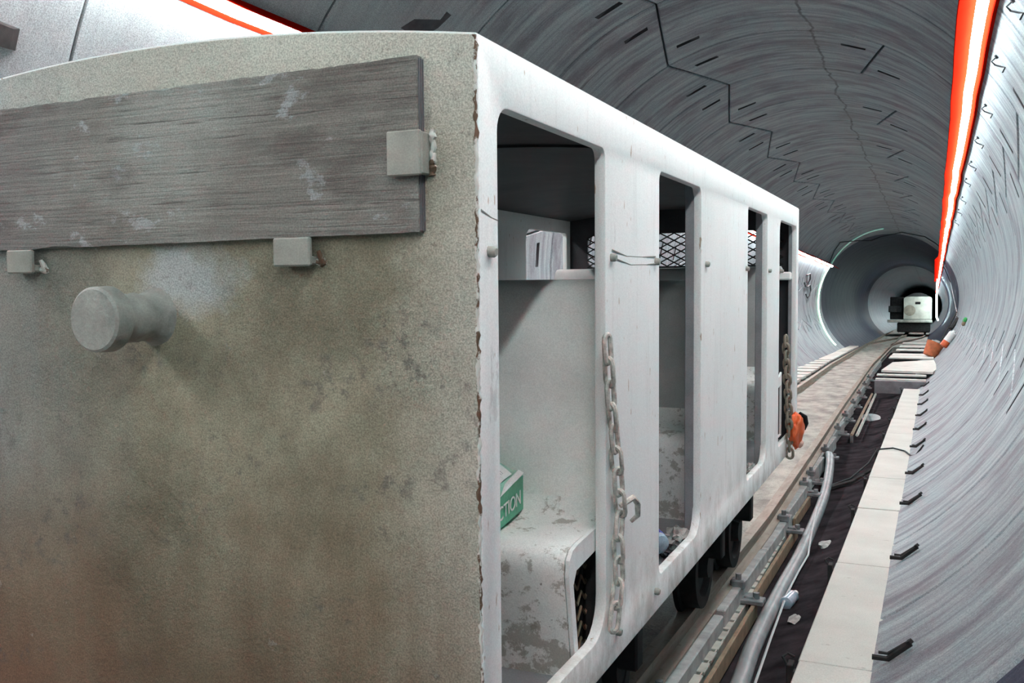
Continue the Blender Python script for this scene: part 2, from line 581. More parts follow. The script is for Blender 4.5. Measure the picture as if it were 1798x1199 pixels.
M['rail'] = rail_mat()
M['slab'] = slab_mat()
M['floor'] = floor_mat()
M['gutter'] = simple('wet_gutter', (0.032, 0.027, 0.030), 0.7, 0, 0.5, 5, 0.4)
M['beam'] = simple('pale_rail_beam', (0.34, 0.35, 0.34), 0.7, 0, 0.35, 9, 0.3)
M['channel'] = simple('galvanised_channel', (0.45, 0.44, 0.39), 0.5, 0.3, 0.3, 8)
M['rustbrown'] = simple('brown_rust', (0.24, 0.17, 0.11), 0.75, 0, 0.35, 12)
M['clip'] = simple('clip_iron', (0.20, 0.20, 0.205), 0.6, 0.2, 0.4, 15)
M['deckplank'] = simple('dusty_plank', (0.60, 0.58, 0.53), 0.75, 0, 0.15, 5)
M['deckdark'] = simple('dark_board', (0.16, 0.15, 0.16), 0.6, 0, 0.3, 8)
M['hose'] = simple('grey_hose', (0.24, 0.255, 0.26), 0.45, 0, 0.25, 7)
M['wirepale'] = simple('pale_wire', (0.55, 0.58, 0.58), 0.4, 0, 0.1, 5)
M['wiredark'] = simple('black_wire', (0.02, 0.02, 0.022), 0.5, 0, 0.2, 5)
M['chain'] = simple('painted_chain', (0.50, 0.48, 0.43), 0.55, 0, 0.6, 40, 0.4)
M['chainrust'] = simple('rusty_chain', (0.26, 0.21, 0.16), 0.7, 0, 0.45, 28, 0.4)
M['orange'] = simple('orange_plastic', (0.72, 0.12, 0.03), 0.45, 0, 0.25, 9)
M['orangedull'] = simple('dusty_orange', (0.48, 0.13, 0.05), 0.6, 0, 0.3, 9)
M['white'] = simple('white_plastic', (0.75, 0.76, 0.74), 0.5, 0, 0.08, 9)
M['green'] = simple('green_film', (0.07, 0.36, 0.21), 0.35, 0, 0.3, 9, 0.3)
M['greenpale'] = simple('pale_green_film', (0.30, 0.56, 0.44), 0.35, 0, 0.2, 9, 0.3)
M['greendot'] = simple('green_cap', (0.04, 0.35, 0.08), 0.5, 0, 0.1, 9)
M['blue'] = simple('blue_label', (0.06, 0.09, 0.52), 0.35, 0, 0.25, 9)
M['clear'] = simple('cloudy_plastic', (0.38, 0.47, 0.55), 0.15, 0, 0.25, 20)
M['litter'] = simple('grey_litter', (0.30, 0.29, 0.27), 0.7, 0, 0.5, 20, 0.5)
M['black'] = simple('black_rubber', (0.012, 0.012, 0.013), 0.5, 0, 0.2, 9)
M['shield'] = simple('red_halo_strip', (0.42, 0.006, 0.002), 0.55, 0, 0.06, 9, 0.05)  # red halo of the glow, painted onto the added strips
M['shield'].node_tree.nodes['Principled BSDF'].inputs['Specular IOR Level'].default_value = 0.0
M['shield'].node_tree.nodes['Principled BSDF'].inputs['Roughness'].default_value = 1.0
M['gutter'].node_tree.nodes['Principled BSDF'].inputs['Specular IOR Level'].default_value = 0.0
M['cab'] = simple('pale_cab_paint', (0.42, 0.395, 0.34), 0.6, 0, 0.3, 2.2)
M['cabstain'] = simple('brown_stain', (0.28, 0.23, 0.18), 0.7, 0, 0.3, 4)


def glow(name, c, power):
    k = NT(name)
    k.col((0.9, 0.9, 0.9))
    k.b.inputs['Emission Color'].default_value = (*c, 1)
    k.b.inputs['Emission Strength'].default_value = power
    return k.m


M['glow'] = glow('white_trail_glow', (0.72, 0.98, 1.0), TRAIL_POWER)
M['glowleft'] = glow('left_trail_glow', (0.80, 0.98, 1.0), TRAIL_POWER * 0.95)
M['glowgreen'] = glow('green_trail_glow', (0.42, 1.0, 0.62), GREEN_POWER)
M['glowdim'] = glow('dim_green_reflection_glow', (0.10, 0.42, 0.28), 0.4)

# ================================================================ THE TUNNEL
tunnel = thing('wall_tunnel', (AX, 20, AZ - R), 'round tunnel wall of grey concrete segments', 'wall', kind='structure')
GAP = 0.013
TH = 0.16
SK = 4.1
TYPES = ([(23, -1), (67.3, 1), (112, -1), (172, 1), (202, -1), (247, 1), (292, -1), (337, 1)],
         [(23, -1), (112, 1), (172, -1), (202, 1), (292, -1), (337, 1)])


def segment_bm(a0, s0, a1, s1):
    """One lining segment between two skewed joints, ring start at y = 0, with four wedge-shaped bolt pockets."""
    bm = bmesh.new()
    ga = math.degrees(GAP / R)
    span = a1 - a0
    w = 5.6 / span                              # a pocket is about 5.6 degrees long
    e = 2.6 / span
    us = {0.0, .004, e, e + w, 1 - e - w, 1 - e, .996, 1.0}
    n = max(4, int(span / 4.0))
    for i in range(1, n):
        t = i / n
        if all(abs(t - q) > 0.02 for q in us) and (t > e + w or t < e) and (t < 1 - e - w or t > 1 - e): us.add(t)
    us = sorted(us)
    vs = [0.0, 0.01, 0.222, 0.270, 0.730, 0.778, 0.99, 1.0]

    def P(u, v, r):
        lo = a0 + s0 * SK * (2 * v - 1) + ga; hi = a1 + s1 * SK * (2 * v - 1) - ga
        y = GAP + (RINGW - 2 * GAP) * v
        return cyl_pt(lo + (hi - lo) * u, y, r)
    grid = [[bm.verts.new(P(u, v, R + (0.012 if v in (0.0, 1.0) or u in (0.0, 1.0) else 0.0))) for v in vs] for u in us]
    pock = []
    for i in range(len(us) - 1):
        for j in range(len(vs) - 1):
            left = abs(us[i] - e) < 1e-6; rightp = abs(us[i] - (1 - e - w)) < 1e-6
            if (left and j == (2 if s0 > 0 else 4)) or (rightp and j == (4 if s1 > 0 else 2)):
                A, B, Cc, D = grid[i][j], grid[i + 1][j], grid[i + 1][j + 1], grid[i][j + 1]
                dp = 0.085
                if left:
                    x1 = bm.verts.new(P(us[i], vs[j], R + dp)); x2 = bm.verts.new(P(us[i], vs[j + 1], R + dp))
                    quads = [(x1, B, Cc, x2), (A, x1, x2, D), (A, B, x1), (D, x2, Cc)]
                else:
                    x1 = bm.verts.new(P(us[i + 1], vs[j], R + dp)); x2 = bm.verts.new(P(us[i + 1], vs[j + 1], R + dp))
                    quads = [(A, x1, x2, D), (B, Cc, x2, x1), (A, B, x1), (D, x2, Cc)]
                for q in quads:
                    f = bm.faces.new(q); f.material_index = 1
            else:
                bm.faces.new((grid[i][j], grid[i + 1][j], grid[i + 1][j + 1], grid[i][j + 1]))
    # the edges, running back into the joint
    ring = [(i, 0) for i in range(len(us))] + [(len(us) - 1, j) for j in range(1, len(vs))] + \
           [(i, len(vs) - 1) for i in range(len(us) - 2, -1, -1)] + [(0, j) for j in range(len(vs) - 2, 0, -1)]
    back = [bm.verts.new(P(us[i], vs[j], R + TH)) for i, j in ring]
    for q in range(len(ring)):
        i, j = ring[q]; i2, j2 = ring[(q + 1) % len(ring)]
        bm.faces.new((grid[i][j], grid[i2][j2], back[(q + 1) % len(ring)], back[q]))
    return bm


K0, K1 = -7, 20
seg_src = {}
for k in range(K0, K1 + 1):
    ty = k % 2
    js = TYPES[ty]
    for q in range(len(js)):
        a0, s0 = js[q]; a1, s1 = js[(q + 1) % len(js)]
        if a1 < a0: a1 += 360
        key = (ty, q)
        d = (0, RING0 + k * RINGW, 0)
        if key not in seg_src:
            o = part('concrete_segment', segment_bm(a0, s0, a1, s1), [M['lining'], M['pocket']], tunnel, origin=(AX, 0, AZ), smooth=25)
            seg_src[key] = o
            o.location = (Vector((AX, d[1], AZ)) - ORG[tunnel.name][0]) * S
        else:
            o = inst(seg_src[key], tunnel, d)
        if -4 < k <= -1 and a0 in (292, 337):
            o.material_slots[0].link = 'OBJECT'; o.material_slots[0].material = M['dark_shaded_lining']

bm = bmesh.new()
NA = 72
prev = None
y = RING0 + (K1 + 1) * RINGW
k = 0
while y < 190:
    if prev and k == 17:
        part('far_lining', bm, M['dark_shaded_lining'], tunnel, smooth=30, kind='stuff')
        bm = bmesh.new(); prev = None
    k += 1
    for (yy, rr) in ((y + 0.015, R + 0.05), (y + 0.02, R), (y + RINGW - 0.02, R), (y + RINGW - 0.015, R + 0.05)):
        cur = [bm.verts.new(cyl_pt(360 * a / NA, yy, rr)) for a in range(NA)]
        if prev:
            for a in range(NA):
                bm.faces.new((prev[a], prev[(a + 1) % NA], cur[(a + 1) % NA], cur[a]))
        prev = cur
    y += RINGW
part('far_lining', bm, M['lining'], tunnel, smooth=30, kind='stuff')
YEND = y
bm = bmesh.new()
prev = None
for yy in (RING0 + K0 * RINGW, 20.0, RING0 + (K1 + 1) * RINGW):
    cur = [bm.verts.new(cyl_pt(360 * a / NA, yy, R + TH + 0.01)) for a in range(NA)]
    if prev:
        for a in range(NA): bm.faces.new((prev[a], prev[(a + 1) % NA], cur[(a + 1) % NA], cur[a]))
    prev = cur
part('joint_grout', bm, M['grout'], tunnel, smooth=30)
bm = bmesh.new()
bm.faces.new([bm.verts.new(cyl_pt(360 * a / NA, YEND - 0.3, R + 0.02)) for a in range(NA)])
part('wall_far', bm, M['grout'], kind='structure')

bm = bmesh.new()
pp = [(136.2, 7.9), (138.2, 7.55), (140.6, 7.45), (140.9, 7.75), (139.6, 7.85), (137.6, 7.95), (134.5, 8.0), (134.4, 7.9)]
va = [bm.verts.new(cyl_pt(a, y, R - .004)) for a, y in pp]; vb = [bm.verts.new(cyl_pt(a, y, R + .01)) for a, y in pp]
bm.faces.new(va)
for i in range(len(pp)): bm.faces.new((va[i], va[(i + 1) % len(pp)], vb[(i + 1) % len(pp)], vb[i]))
part('grime_patch', bm, M['pocket'], tunnel, label='dark grimy patch at a joint')

# floor: mud fill between and beside the rails, and the gutter on the right
def track_x(y):
    """centre line of the track (u)"""
    pts = [(-20, -2.07), (9, -2.08), (14.5, -2.20), (19.3, -2.32), (35.5, -2.66), (50, -2.76), (60, -2.80), (190, -2.9)]
    for (y0, x0), (y1, x1) in zip(pts, pts[1:]):
        if y <= y1:
            t = (y - y0) / (y1 - y0)
            return x0 + (x1 - x0) * t
    return pts[-1][1]


GH = 0.66          # half gauge to the centre of a rail head
ZR = -1.93         # rail top
ys = [-10 + 1.0 * i for i in range(0, 40)] + [32 + 4 * i for i in range(0, 39)]
bm = bmesh.new()
cols = []
for yy in ys:
    cx_ = track_x(yy)
    xr = cx_ + GH - 0.02 if yy < 60 else -0.30
    col = []
    for i in range(13):
        x = -3.66 + (xr + 3.66) * i / 12
        z = -2.075 + 0.028 * noise.noise(Vector((x * 2.1, yy * 0.7, 0))) + 0.018 * noise.noise(Vector((x * 6, yy * 2.5, 3)))
        if i == 0: z = -2.05
        col.append(bm.verts.new((x, yy, z)))
    col.append(bm.verts.new((xr, yy, -2.5)))
    cols.append(col)
for A, B in zip(cols, cols[1:]):
    for i in range(13): bm.faces.new((A[i], A[i + 1], B[i + 1], B[i]))
part('floor', bm, M['floor'], kind='structure', smooth=50)

bm = bmesh.new()
cols = []
for yy in ys:
    if yy > 62: break
    cols.append([bm.verts.new((x, yy, z + 0.012 * noise.noise(Vector((x * 5, yy * 1.3, 9))))) for x, z in ((-2.2, -2.37), (-1.5, -2.355), (-1.2, -2.345), (-0.95, -2.30), (-0.78, -2.225), (-0.62, -2.15))])
for A, B in zip(cols, cols[1:]):
    for i in range(5): bm.faces.new((A[i], A[i + 1], B[i + 1], B[i]))
part('floor_gutter', bm, M['gutter'], kind='structure', smooth=50)

# ================================================================ TRACK
track = thing('railway_track', (-2.07, 20, -2.1), 'narrow rusty railway track running under the car into the tunnel', 'railway track')


def rail_bm(fx, y0, y1, step=1.0, zr=ZR):
    bm = bmesh.new()
    prof = [(-.045, 0), (.045, 0), (.045, -.035), (.014, -.05), (.014, -.135), (.075, -.15), (.075, -.165), (-.075, -.165), (-.075, -.15), (-.014, -.135), (-.014, -.05), (-.045, -.035)]
    prev = None
    n = max(2, int((y1 - y0) / step))
    for i in range(n + 1):
        yy = y0 + (y1 - y0) * i / n
        x = fx(yy)
        cur = [bm.verts.new((x + a, yy, zr + b)) for a, b in prof]
        if prev:
            for j in range(len(prof)): bm.faces.new((prev[j], prev[(j + 1) % len(prof)], cur[(j + 1) % len(prof)], cur[j]))
        else: bm.faces.new(cur)
        prev = cur
    bm.faces.new(prev[::-1])
    return bm


part('rail', rail_bm(lambda y: track_x(y) + GH, -9, 95), M['rail'], track)
part('rail', rail_bm(lambda y: track_x(y) - GH, -9, 95), M['rail'], track)


def diverge(y, x0, y0, x1, y1):
    t = min(max((y - y0) / (y1 - y0), 0), 1)
    return x0 + (x1 - x0) * t * t * (3 - 2 * t)


turnout = thing('turnout_track', (-1.6, 66, -2.1), 'branch of the track curving right towards the distant train', 'railway track')
part('rail', rail_bm(lambda y: diverge(y, track_x(56) + GH, 56, -0.62, 78), 56, 92), M['rail'], turnout)
part('rail', rail_bm(lambda y: diverge(y, track_x(56) - GH, 56, -1.94, 78), 57, 92, zr=ZR + .004), M['rail'], turnout)

# the beam under the right-hand rail with its clips, and the slotted channel beside it
bm = bmesh.new()
y = -4.0
while y < 40:
    ln = random.uniform(1.5, 2.4)
    x = track_x(y + ln / 2) + GH
    x2 = x + 0.035 if y < 12 else x + 0.02
    box(bm, x2 + 0.020, x2 + 0.100, y, y + ln - 0.05, -2.30, -2.09 + random.uniform(-.012, .012), 0.008)
    y += ln
part('rail_beam', bm, M['beam'], track, label='pale mortar-splashed beam under the right rail')
for yy in (4.9, 7.15, 9.6, 11.6, 12.4, 14.6, 17.4, 19.6, 22.4, 25.0, 28.0, 31.0):
    bm = bmesh.new()
    x = track_x(yy) + GH
    box(bm, x + .05, x + .30, yy - .07, yy + .07, -2.20, -2.165, 0.006)
    box(bm, x + .05, x + .16, yy - .05, yy + .05, -2.10, -2.03, 0.012)
    tube(bm, [(x + .11, yy - .02, -2.04), (x + .11, yy - .02, -1.985)], 0.022, 6)
    tube(bm, [(x + .24, yy, -2.17), (x + .24, yy, -2.12)], 0.025, 6)
    blob(bm, (x + .2, yy + .03, -2.165), .06, .07, .03, 0.5, 3, 1, yy)
    part('rail_clip', bm, M['clip'], track)

chan = thing('steel_channel', (-1.27, 8, -2.30), 'pale slotted steel channel lying right of the near rail', 'channel')
for (ya, yb) in ((2.5, 7.2), (7.35, 9.9), (10.25, 11.6)):
    bm = bmesh.new()
    n = 6
    xa = lambda y: track_x(y) + GH + 0.115 - 0.012 * (y - 5)
    pts = []
    # base plate with dark slots between rungs
    yy = ya
    while yy < yb - 0.12:
        x = xa(yy)
        box(bm, x + .012, x + .078, yy, yy + .16, -2.225, -2.20, 0.004)
        yy += 0.21
    box(bm, x + .008, x + .016, ya, yb, -2.30, -2.203)
    box(bm, x + .074, x + .082, ya, yb, -2.30, -2.203)
    part('channel_rung_plate', bm, M['channel'], chan, kind='stuff')
    bm = bmesh.new()
    x = xa((ya + yb) / 2)
    box(bm, x + .094, x + .124, ya, yb, -2.32, -2.20, 0.005)
    part('channel_flange', bm, M['rustbrown'], chan, label='brown rusty outer flange')
bars = thing('steel_angle_bar', (-1.38, 22, -2.3), 'thin pale angle bar lying in the gutter beyond the hose', 'bar')
for dx in (0, 0.09):
    bm = bmesh.new()
    tube(bm, [(-1.29 + dx, 17.6, -2.21), (-1.45 + dx, 26.5, -2.21)], 0.028, 4)
    part('bar', bm, M['channel'] if dx else M['rustbrown'], bars)
for p in ((-1.29, 17.6), (-1.42, 24.9)):
    bm = bmesh.new()
    tube(bm, [(*p, -2.22), (*p, -2.35)], .03, 5)
    part('foot', bm, M['clip'], bars)

# small brown wedges on the channel
for i, (x, yy, lab) in enumerate(((-1.36, 6.05, 'ochre wooden wedge on the channel, nearer of two'), (-1.38, 6.42, 'ochre wooden wedge on the channel, farther of two'))):
    bm = bmesh.new()
    vs = box(bm, x - .07, x + .08, yy - .06, yy + .06, -2.26, -2.17, .006)
    for v in bm.verts:
        if v.co.x > x: v.co.z -= .05
    part('wooden_wedge', bm, simple('ochre_wood', (0.42, 0.24, 0.08), 0.7), label=lab, cat='wedge', group='wedges on the channel')

# ================================================================ WALKWAY on the right
walk = thing('walkway', (-0.47, 14, -2.3), 'pale concrete slab walkway along the right tunnel wall', 'walkway')
joints = [-1.0, 1.15, 3.35, 5.54, 7.85, 10.11, 12.02, 14.4, 16.5, 18.7, 20.9, 23.2, 25.95]
for i in range(len(joints) - 1):
    a, b = joints[i] + 0.008, joints[i + 1] - 0.008
    t = random.uniform(-.008, .008); xx = random.uniform(-.008, .008)
    bm = bmesh.new()
    box(bm, -0.675 + xx, -0.255 + xx, a, b, -2.06 + t * .5, -2.0 + t * .5, 0.006)
    part('walkway_slab', bm, M['slab'], walk)
for yj in joints[1:]:
    bm = bmesh.new()
    box(bm, -0.73, -0.10, yj - .028, yj + .028, -2.115, -2.062, .005)
    box(bm, -0.735, -0.70, yj - .05, yj + .05, -2.25, -2.02, .005)
    tube(bm, [(-.73, yj - .02, -2.03), (-.76, yj, -1.995), (-.74, yj + .04, -1.985), (-.70, yj + .04, -2.0)], .008, 5)
    # the arm bolted to the wall on the right
    p0 = cyl_pt(-53.5, yj, R - .02); p1 = cyl_pt(-50.6, yj, R - .03)
    tube(bm, [p0 + Vector((-.08, 0, 0)), p0, p1], .016, 6)
    tube(bm, [p0 + Vector((-.05, .06, .01)), p0 + Vector((0, .06, .01)), p1 + Vector((0, .05, 0))], .009, 5)
    lathe(bm, p1, (-.66, 0, .75), [(0, .022), (.02, .02)], 6)
    part('bracket', bm, M['dark'], walk)

bm = bmesh.new()
pts = [(-1.25, 13.0, -2.33), (-1.0, 13.6, -2.30), (-0.80, 14.1, -2.15), (-0.70, 14.35, -1.985), (-0.5, 14.5, -1.975), (-0.34, 14.3, -1.98), (-0.25, 13.9, -1.985), (-0.19, 13.75, -1.95), (-0.1, 13.9, -1.83)]
tube(bm, pts, .012, 6)
part('cable', bm, M['wiredark'], label='thin black cable lying across the walkway slabs', cat='cable')

# ================================================================ DECKS by the track
deck = thing('crossing_deck', (-0.6, 34, -1.9), 'pale plank deck right of the track past the walkway end', 'deck')
bm = bmesh.new()
vs = [(-1.33, 28.6), (.0, 28.3), (.09, 29.6), (.085, 32.5), (.02, 35.3), (-1.20, 33.0)]
lo = [bm.verts.new((x, y, -1.76)) for x, y in vs]; hi = [bm.verts.new((x, y, -1.70)) for x, y in vs]
bm.faces.new(hi); bm.faces.new(lo[::-1])
for i in range(6): bm.faces.new((lo[i], lo[(i + 1) % 6], hi[(i + 1) % 6], hi[i]))
part('deck_board', bm, M['deckplank'], deck)
for j, (ya, yb, z, m) in enumerate(((27.6, 27.95, -1.76, 'deckplank'), (26.9, 27.15, -1.83, 'deckplank'), (36.3, 38.0, -1.70, 'deckplank'), (38.8, 40.4, -1.72, 'deckplank'), (43.2, 44.6, -1.70, 'deckplank'), (47.5, 49.0, -1.71, 'deckplank'), (52, 54, -1.71, 'deckplank'))):
    bm = bmesh.new()
    xl = -1.40 if j < 2 else -1.45
    xr = -0.16 if j < 2 else 0.02
    box(bm, xl, xr, ya, yb, z - .05, z, .008)
    part('deck_board', bm, M[m], deck)
bm = bmesh.new()
box(bm, -1.40, -0.14, 26.55, 26.75, -2.20, -1.86, .01)
part('end_board', bm, M['deckdark'], deck, label='dark shaded board closing the deck end')  # deck end face in the dark: shade put into the board colour
for yy in (29.2, 32.5, 37, 44):
    bm = bmesh.new()
    box(bm, -1.30, -0.50, yy, yy + .12, -2.15, -1.77)
    part('bearer', bm, M['deckdark'], deck)

deckl = thing('plank_deck', (-3.7, 36, -1.95), 'pale plank deck along the left wall beyond the car', 'deck')
y = 24.0
i = 0
while y < 52:
    w = 0.85 if y < 36 else 3.6
    bm = bmesh.new()
    box(bm, -4.0, track_x(y) - GH - 0.13, y, y + w, -1.93, -1.86 + random.uniform(-.01, .01), .008)
    part('plank', bm, M['deckplank'], deckl)
    y += w + (0.62 if y < 36 else 0.12)
for x in (-3.8, -3.58):
    bm = bmesh.new()
    box(bm, x, x + .08, 24, 52, -2.05, -1.935)
    part('bearer', bm, M['deckdark'], deckl)

# ================================================================ HOSE, WIRE, LITTER in the gutter
bm = bmesh.new()
ctrl = [(-.98, 2.5, -2.27), (-1.0, 4.5, -2.27), (-1.03, 5.6, -2.275), (-1.08, 6.5, -2.28), (-1.10, 7.9, -2.28), (-1.10, 9.0, -2.28), (-1.13, 10.5, -2.27), (-1.15, 11.6, -2.22), (-1.21, 12.8, -2.15), (-1.30, 13.9, -2.09), (-1.38, 14.4, -2.12), (-1.44, 14.6, -2.25)]
pts = []
for i in range(len(ctrl) - 1):
    p0 = Vector(ctrl[max(i - 1, 0)]); p1 = Vector(ctrl[i]); p2 = Vector(ctrl[i + 1]); p3 = Vector(ctrl[min(i + 2, len(ctrl) - 1)])
    for k in range(5):
        t = k / 5
        pts.append(0.5 * ((2 * p1) + (p2 - p0) * t + (2 * p0 - 5 * p1 + 4 * p2 - p3) * t * t + (3 * p1 - p0 - 3 * p2 + p3) * t ** 3))
pts.append(Vector(ctrl[-1]))
tube(bm, pts, 0.058, 10)
part('hose', bm, M['hose'], label='thick grey hose curving along the gutter', cat='hose', smooth=50)
bm = bmesh.new()
pts = [(-.92, 4.8, -2.27), (-.95, 5.7, -2.27), (-.99, 6.6, -2.27), (-1.01, 7.2, -2.26), (-1.02, 7.6, -2.24), (-1.03, 8.4, -2.26), (-1.02, 9.0, -2.26), (-1.08, 9.8, -2.22), (-1.14, 10.8, -2.17)]
tube(bm, pts, 0.009, 5)
part('wire', bm, M['wirepale'], label='thin pale wire trailing beside the grey hose', cat='wire')

pb = thing('plastic_bottle', (-1.01, 7.6, -2.30), 'small clear crushed bottle on the gutter beside the hose', 'bottle')
bm = bmesh.new()
lathe(bm, (-1.01, 7.45, -2.27), (.15, 1, .05), [(0, .03), (.01, .05), (.10, .052), (.14, .045), (.2, .05), (.25, .022)], 12)
part('body', bm, M['clear'], pb, smooth=40)
bm = bmesh.new()
lathe(bm, (-.972, 7.70, -2.257), (.15, 1, .05), [(0, .022), (.035, .022)], 10)
part('cap', bm, M['white'], pb, smooth=40)

bm = bmesh.new()
lathe(bm, (-1.19, 21.4, -2.34), (0, -.3, 1), [(0, .14), (.02, .20), (.06, .20), (.09, .10)], 16)
part('lid', bm, M['hose'], label='pale round lid lying in the dark gutter by the angle bar', cat='lid', smooth=40)
bm = bmesh.new()
tube(bm, [(-1.24, 12.7, -2.31), (-0.95, 13.1, -2.26), (-0.72, 13.35, -2.12)], [.035, .03, .025], 6)
part('scrap_pipe', bm, M['dark'], label='short dark pipe lying across the gutter', cat='pipe')
for i, (x, yy, lab) in enumerate(((-0.92, 9.6, 'pale rag on the gutter edge nearer the camera'), (-0.86, 7.15, 'grey mortar lump by the walkway edge'))):
    bm = bmesh.new()
    blob(bm, (x, yy, -2.29), .07, .16, .03, 0.6, 2.2, 2, i * 3.3)
    part('litter', bm, M['litter'], label=lab, cat='litter', smooth=60)

# ================================================================ LIGHT TRAILS, built as glowing tubes
def trail(name, ang, y0, y1, label, shield_side, extra=None, lip=False):  # hand-drawn trail of light, built as a fixed glowing tube
    t = thing(name, cyl_pt(ang, (y0 + y1) / 2, R), label, 'light rope')
    bm = bmesh.new()
    pts = []
    n = int((y1 - y0) / 1.1)
    wob = []
    for i in range(n + 1):
        yy = y0 + (y1 - y0) * i / n
        da = random.uniform(-.3, .3)
        wob.append((yy, da))
        pts.append(cyl_pt(ang + da, yy, R - 0.075 + random.uniform(-.004, .004)))
    tube(bm, pts, 0.046, 8)
    if extra: tube(bm, extra, 0.055, 6)
    part('glowing_tube', bm, M['glow'] if shield_side > 0 else M['glowleft'], t)
    bm = bmesh.new()
    prev = None
    for yy, da in wob:
        h = shield_side
        hh = .45 if 47 < yy < 84 else .25  # added fin blocks light to the crown; taller to darken the far left wall
        cur = [bm.verts.new(cyl_pt(ang + da + h * a, yy, r)) for a, r in ((1.25, R - .003), (1.3, R - hh), (1.55, R - hh), (1.55, R - .003))]
        if prev:
            for j in range(4): bm.faces.new((prev[j], prev[(j + 1) % 4], cur[(j + 1) % 4], cur[j]))
        prev = cur
    part('shield', bm, M['shield'], t, label='red strip hood above the glowing tube, added to shade the ceiling')
    if lip:
        bm = bmesh.new()
        prev = None
        for yy, da in wob:
            cur = [bm.verts.new(cyl_pt(ang + da - shield_side * a, yy, r)) for a, r in ((1.6, R - .003), (1.6, R - .045), (1.8, R - .045), (1.8, R - .003))]
            if prev:
                for j in range(4): bm.faces.new((prev[j], prev[(j + 1) % 4], cur[(j + 1) % 4], cur[j]))
            prev = cur
        part('lip', bm, M['shield'], t, label='low red lip below the glowing tube, added to dim the wall beneath')  # added to cut the grazing light on the wall
    bm = bmesh.new()
    prev = None
    for yy, da in wob:
        cur = [bm.verts.new(cyl_pt(ang + da + shield_side * a, yy, r)) for a, r in ((1.3, R - .012), (-1.65, R - .012), (-1.65, R - .002), (1.3, R - .002))]
        if prev:
            for j in range(4): bm.faces.new((prev[j], prev[(j + 1) % 4], cur[(j + 1) % 4], cur[j]))
        prev = cur
    part('halo_strip', bm, M['shield'], t, label='red strip behind the glowing tube, added as its red halo')
    bm = bmesh.new()
    for yy, da in wob[::2]:
        tube(bm, [cyl_pt(ang + da, yy, R - .12), cyl_pt(ang + da, yy, R - .0)], .012, 5)
    part('hanger', bm, M['dark'], t, kind='stuff')
    return t


trail('light_trail', 39.0, TRAIL_START, 150, 'long white glowing light rope on the upper right wall', 1,
     [Vector((.20, 78.3, 2.3)), Vector((.17, 78.5, 1.0)), Vector((.17, 78.5, 0.2)), Vector((.2, 78.4, -.62)), Vector((.3, 78.4, -.8))], lip=True)
trail('light_trail', 148.6, TRAIL_START, 49, 'white glowing light rope on the left wall behind the car', -1)

g = thing('green_light_trail', cyl_pt(190, 47.5, R), 'green-white light rope hanging down the left tunnel wall', 'light rope')
bm = bmesh.new()
tube(bm, [cyl_pt(148 + (226 - 148) * i / 30, 48.6 - 2.2 * i / 30, R - .04) for i in range(31)], .026, 6)
part('glowing_tube', bm, M['glowgreen'], g)
g = thing('dim_green_reflection', cyl_pt(110, 46, R), 'faint green reflection of the rope arching over from the left rope end', 'light rope')
bm = bmesh.new()
tube(bm, [cyl_pt(147 - 55 * i / 24, 48.6 - 3.0 * i / 24, R - .03) for i in range(25)], .03, 6)  # green reflection on the lining, built as a dim glowing tube
part('glowing_tube', bm, M['glowdim'], g)

# ================================================================ WALL FITTINGS
bm = bmesh.new()
wp = [(148, 47.6), (136, 45.8), (127, 44.6), (117, 48), (108, 51), (98, 50), (78, 47), (58, 44.6), (48, 44.2), (41.6, 43.9)]
tube(bm, [cyl_pt(a, y, R - .04) for a, y in wp] + [cyl_pt(36, 56, R - .05), cyl_pt(20, 60, R - .05), cyl_pt(-8, 52, R - .05), cyl_pt(-13, 46, R - .06), cyl_pt(-16, 44.4, R - .06)], .022, 5)
part('slung_cable', bm, M['wiredark'], label='thin black cable slung over the tunnel beyond the car', cat='cable')

hy = [8.1, 9.9, 12.1, 14.3, 16.6, 18.8, 21.7, 24.5, 27.5]
ordn = ['first', 'second', 'third', 'fourth', 'fifth', 'sixth', 'seventh', 'eighth', 'ninth']
for i, yy in enumerate(hy):
    bm = bmesh.new()
    a = 34.6 + random.uniform(-.3, .3)
    tube(bm, [cyl_pt(a + .6, yy, R + .01), cyl_pt(a + .5, yy + .02, R - .06), cyl_pt(a - .3, yy + .05, R - .05), cyl_pt(a - 1.4, yy - .02, R - .03), cyl_pt(a - 2.0, yy - .08, R - .02), cyl_pt(a - 2.3, yy - .02, R - .05)], .008, 5)
    lathe(bm, cyl_pt(a + .6, yy, R + .01), Vector((-math.cos(math.radians(a)), 0, -math.sin(math.radians(a)))), [(0, .02), (.03, .02)], 6)
    part('wall_hook', bm, M['wiredark'], label='small black wire hook below the right light rope, %s from the camera' % ordn[i], cat='hook', group='wire hooks on the right wall')
for i, (a, yy, lab) in enumerate(((172, 43.0, 'curl of black wire low on the left wall beyond the car'), (163, 42.0, 'short black wire loop high on the left wall beyond the car'))):
    bm = bmesh.new()
    tube(bm, [cyl_pt(a, yy, R - .02), cyl_pt(a - 2, yy + .6, R - .06), cyl_pt(a + 2, yy + 1.2, R - .06), cyl_pt(a + 7, yy + .9, R - .05), cyl_pt(a + 9, yy + .2, R - .05), cyl_pt(a + 6, yy - .2, R - .03)], .028, 5)
    part('wire_curl', bm, M['wiredark'], label=lab, cat='wire')
bm = bmesh.new()
p = [cyl_pt(a, yy, r) for (a, yy, r) in ((162, 3.35, R - .005), (162, 3.95, R - .005), (159.6, 3.95, R - .005), (158.8, 3.4, R - .005))]
q = [cyl_pt(a, yy, r) for (a, yy, r) in ((162, 3.35, R - .10), (162, 3.90, R - .02), (159.8, 3.90, R - .02), (159.2, 3.4, R - .10))]
va = [bm.verts.new(x) for x in p]; vb = [bm.verts.new(x) for x in q]
bm.faces.new(vb); bm.faces.new(va[::-1])
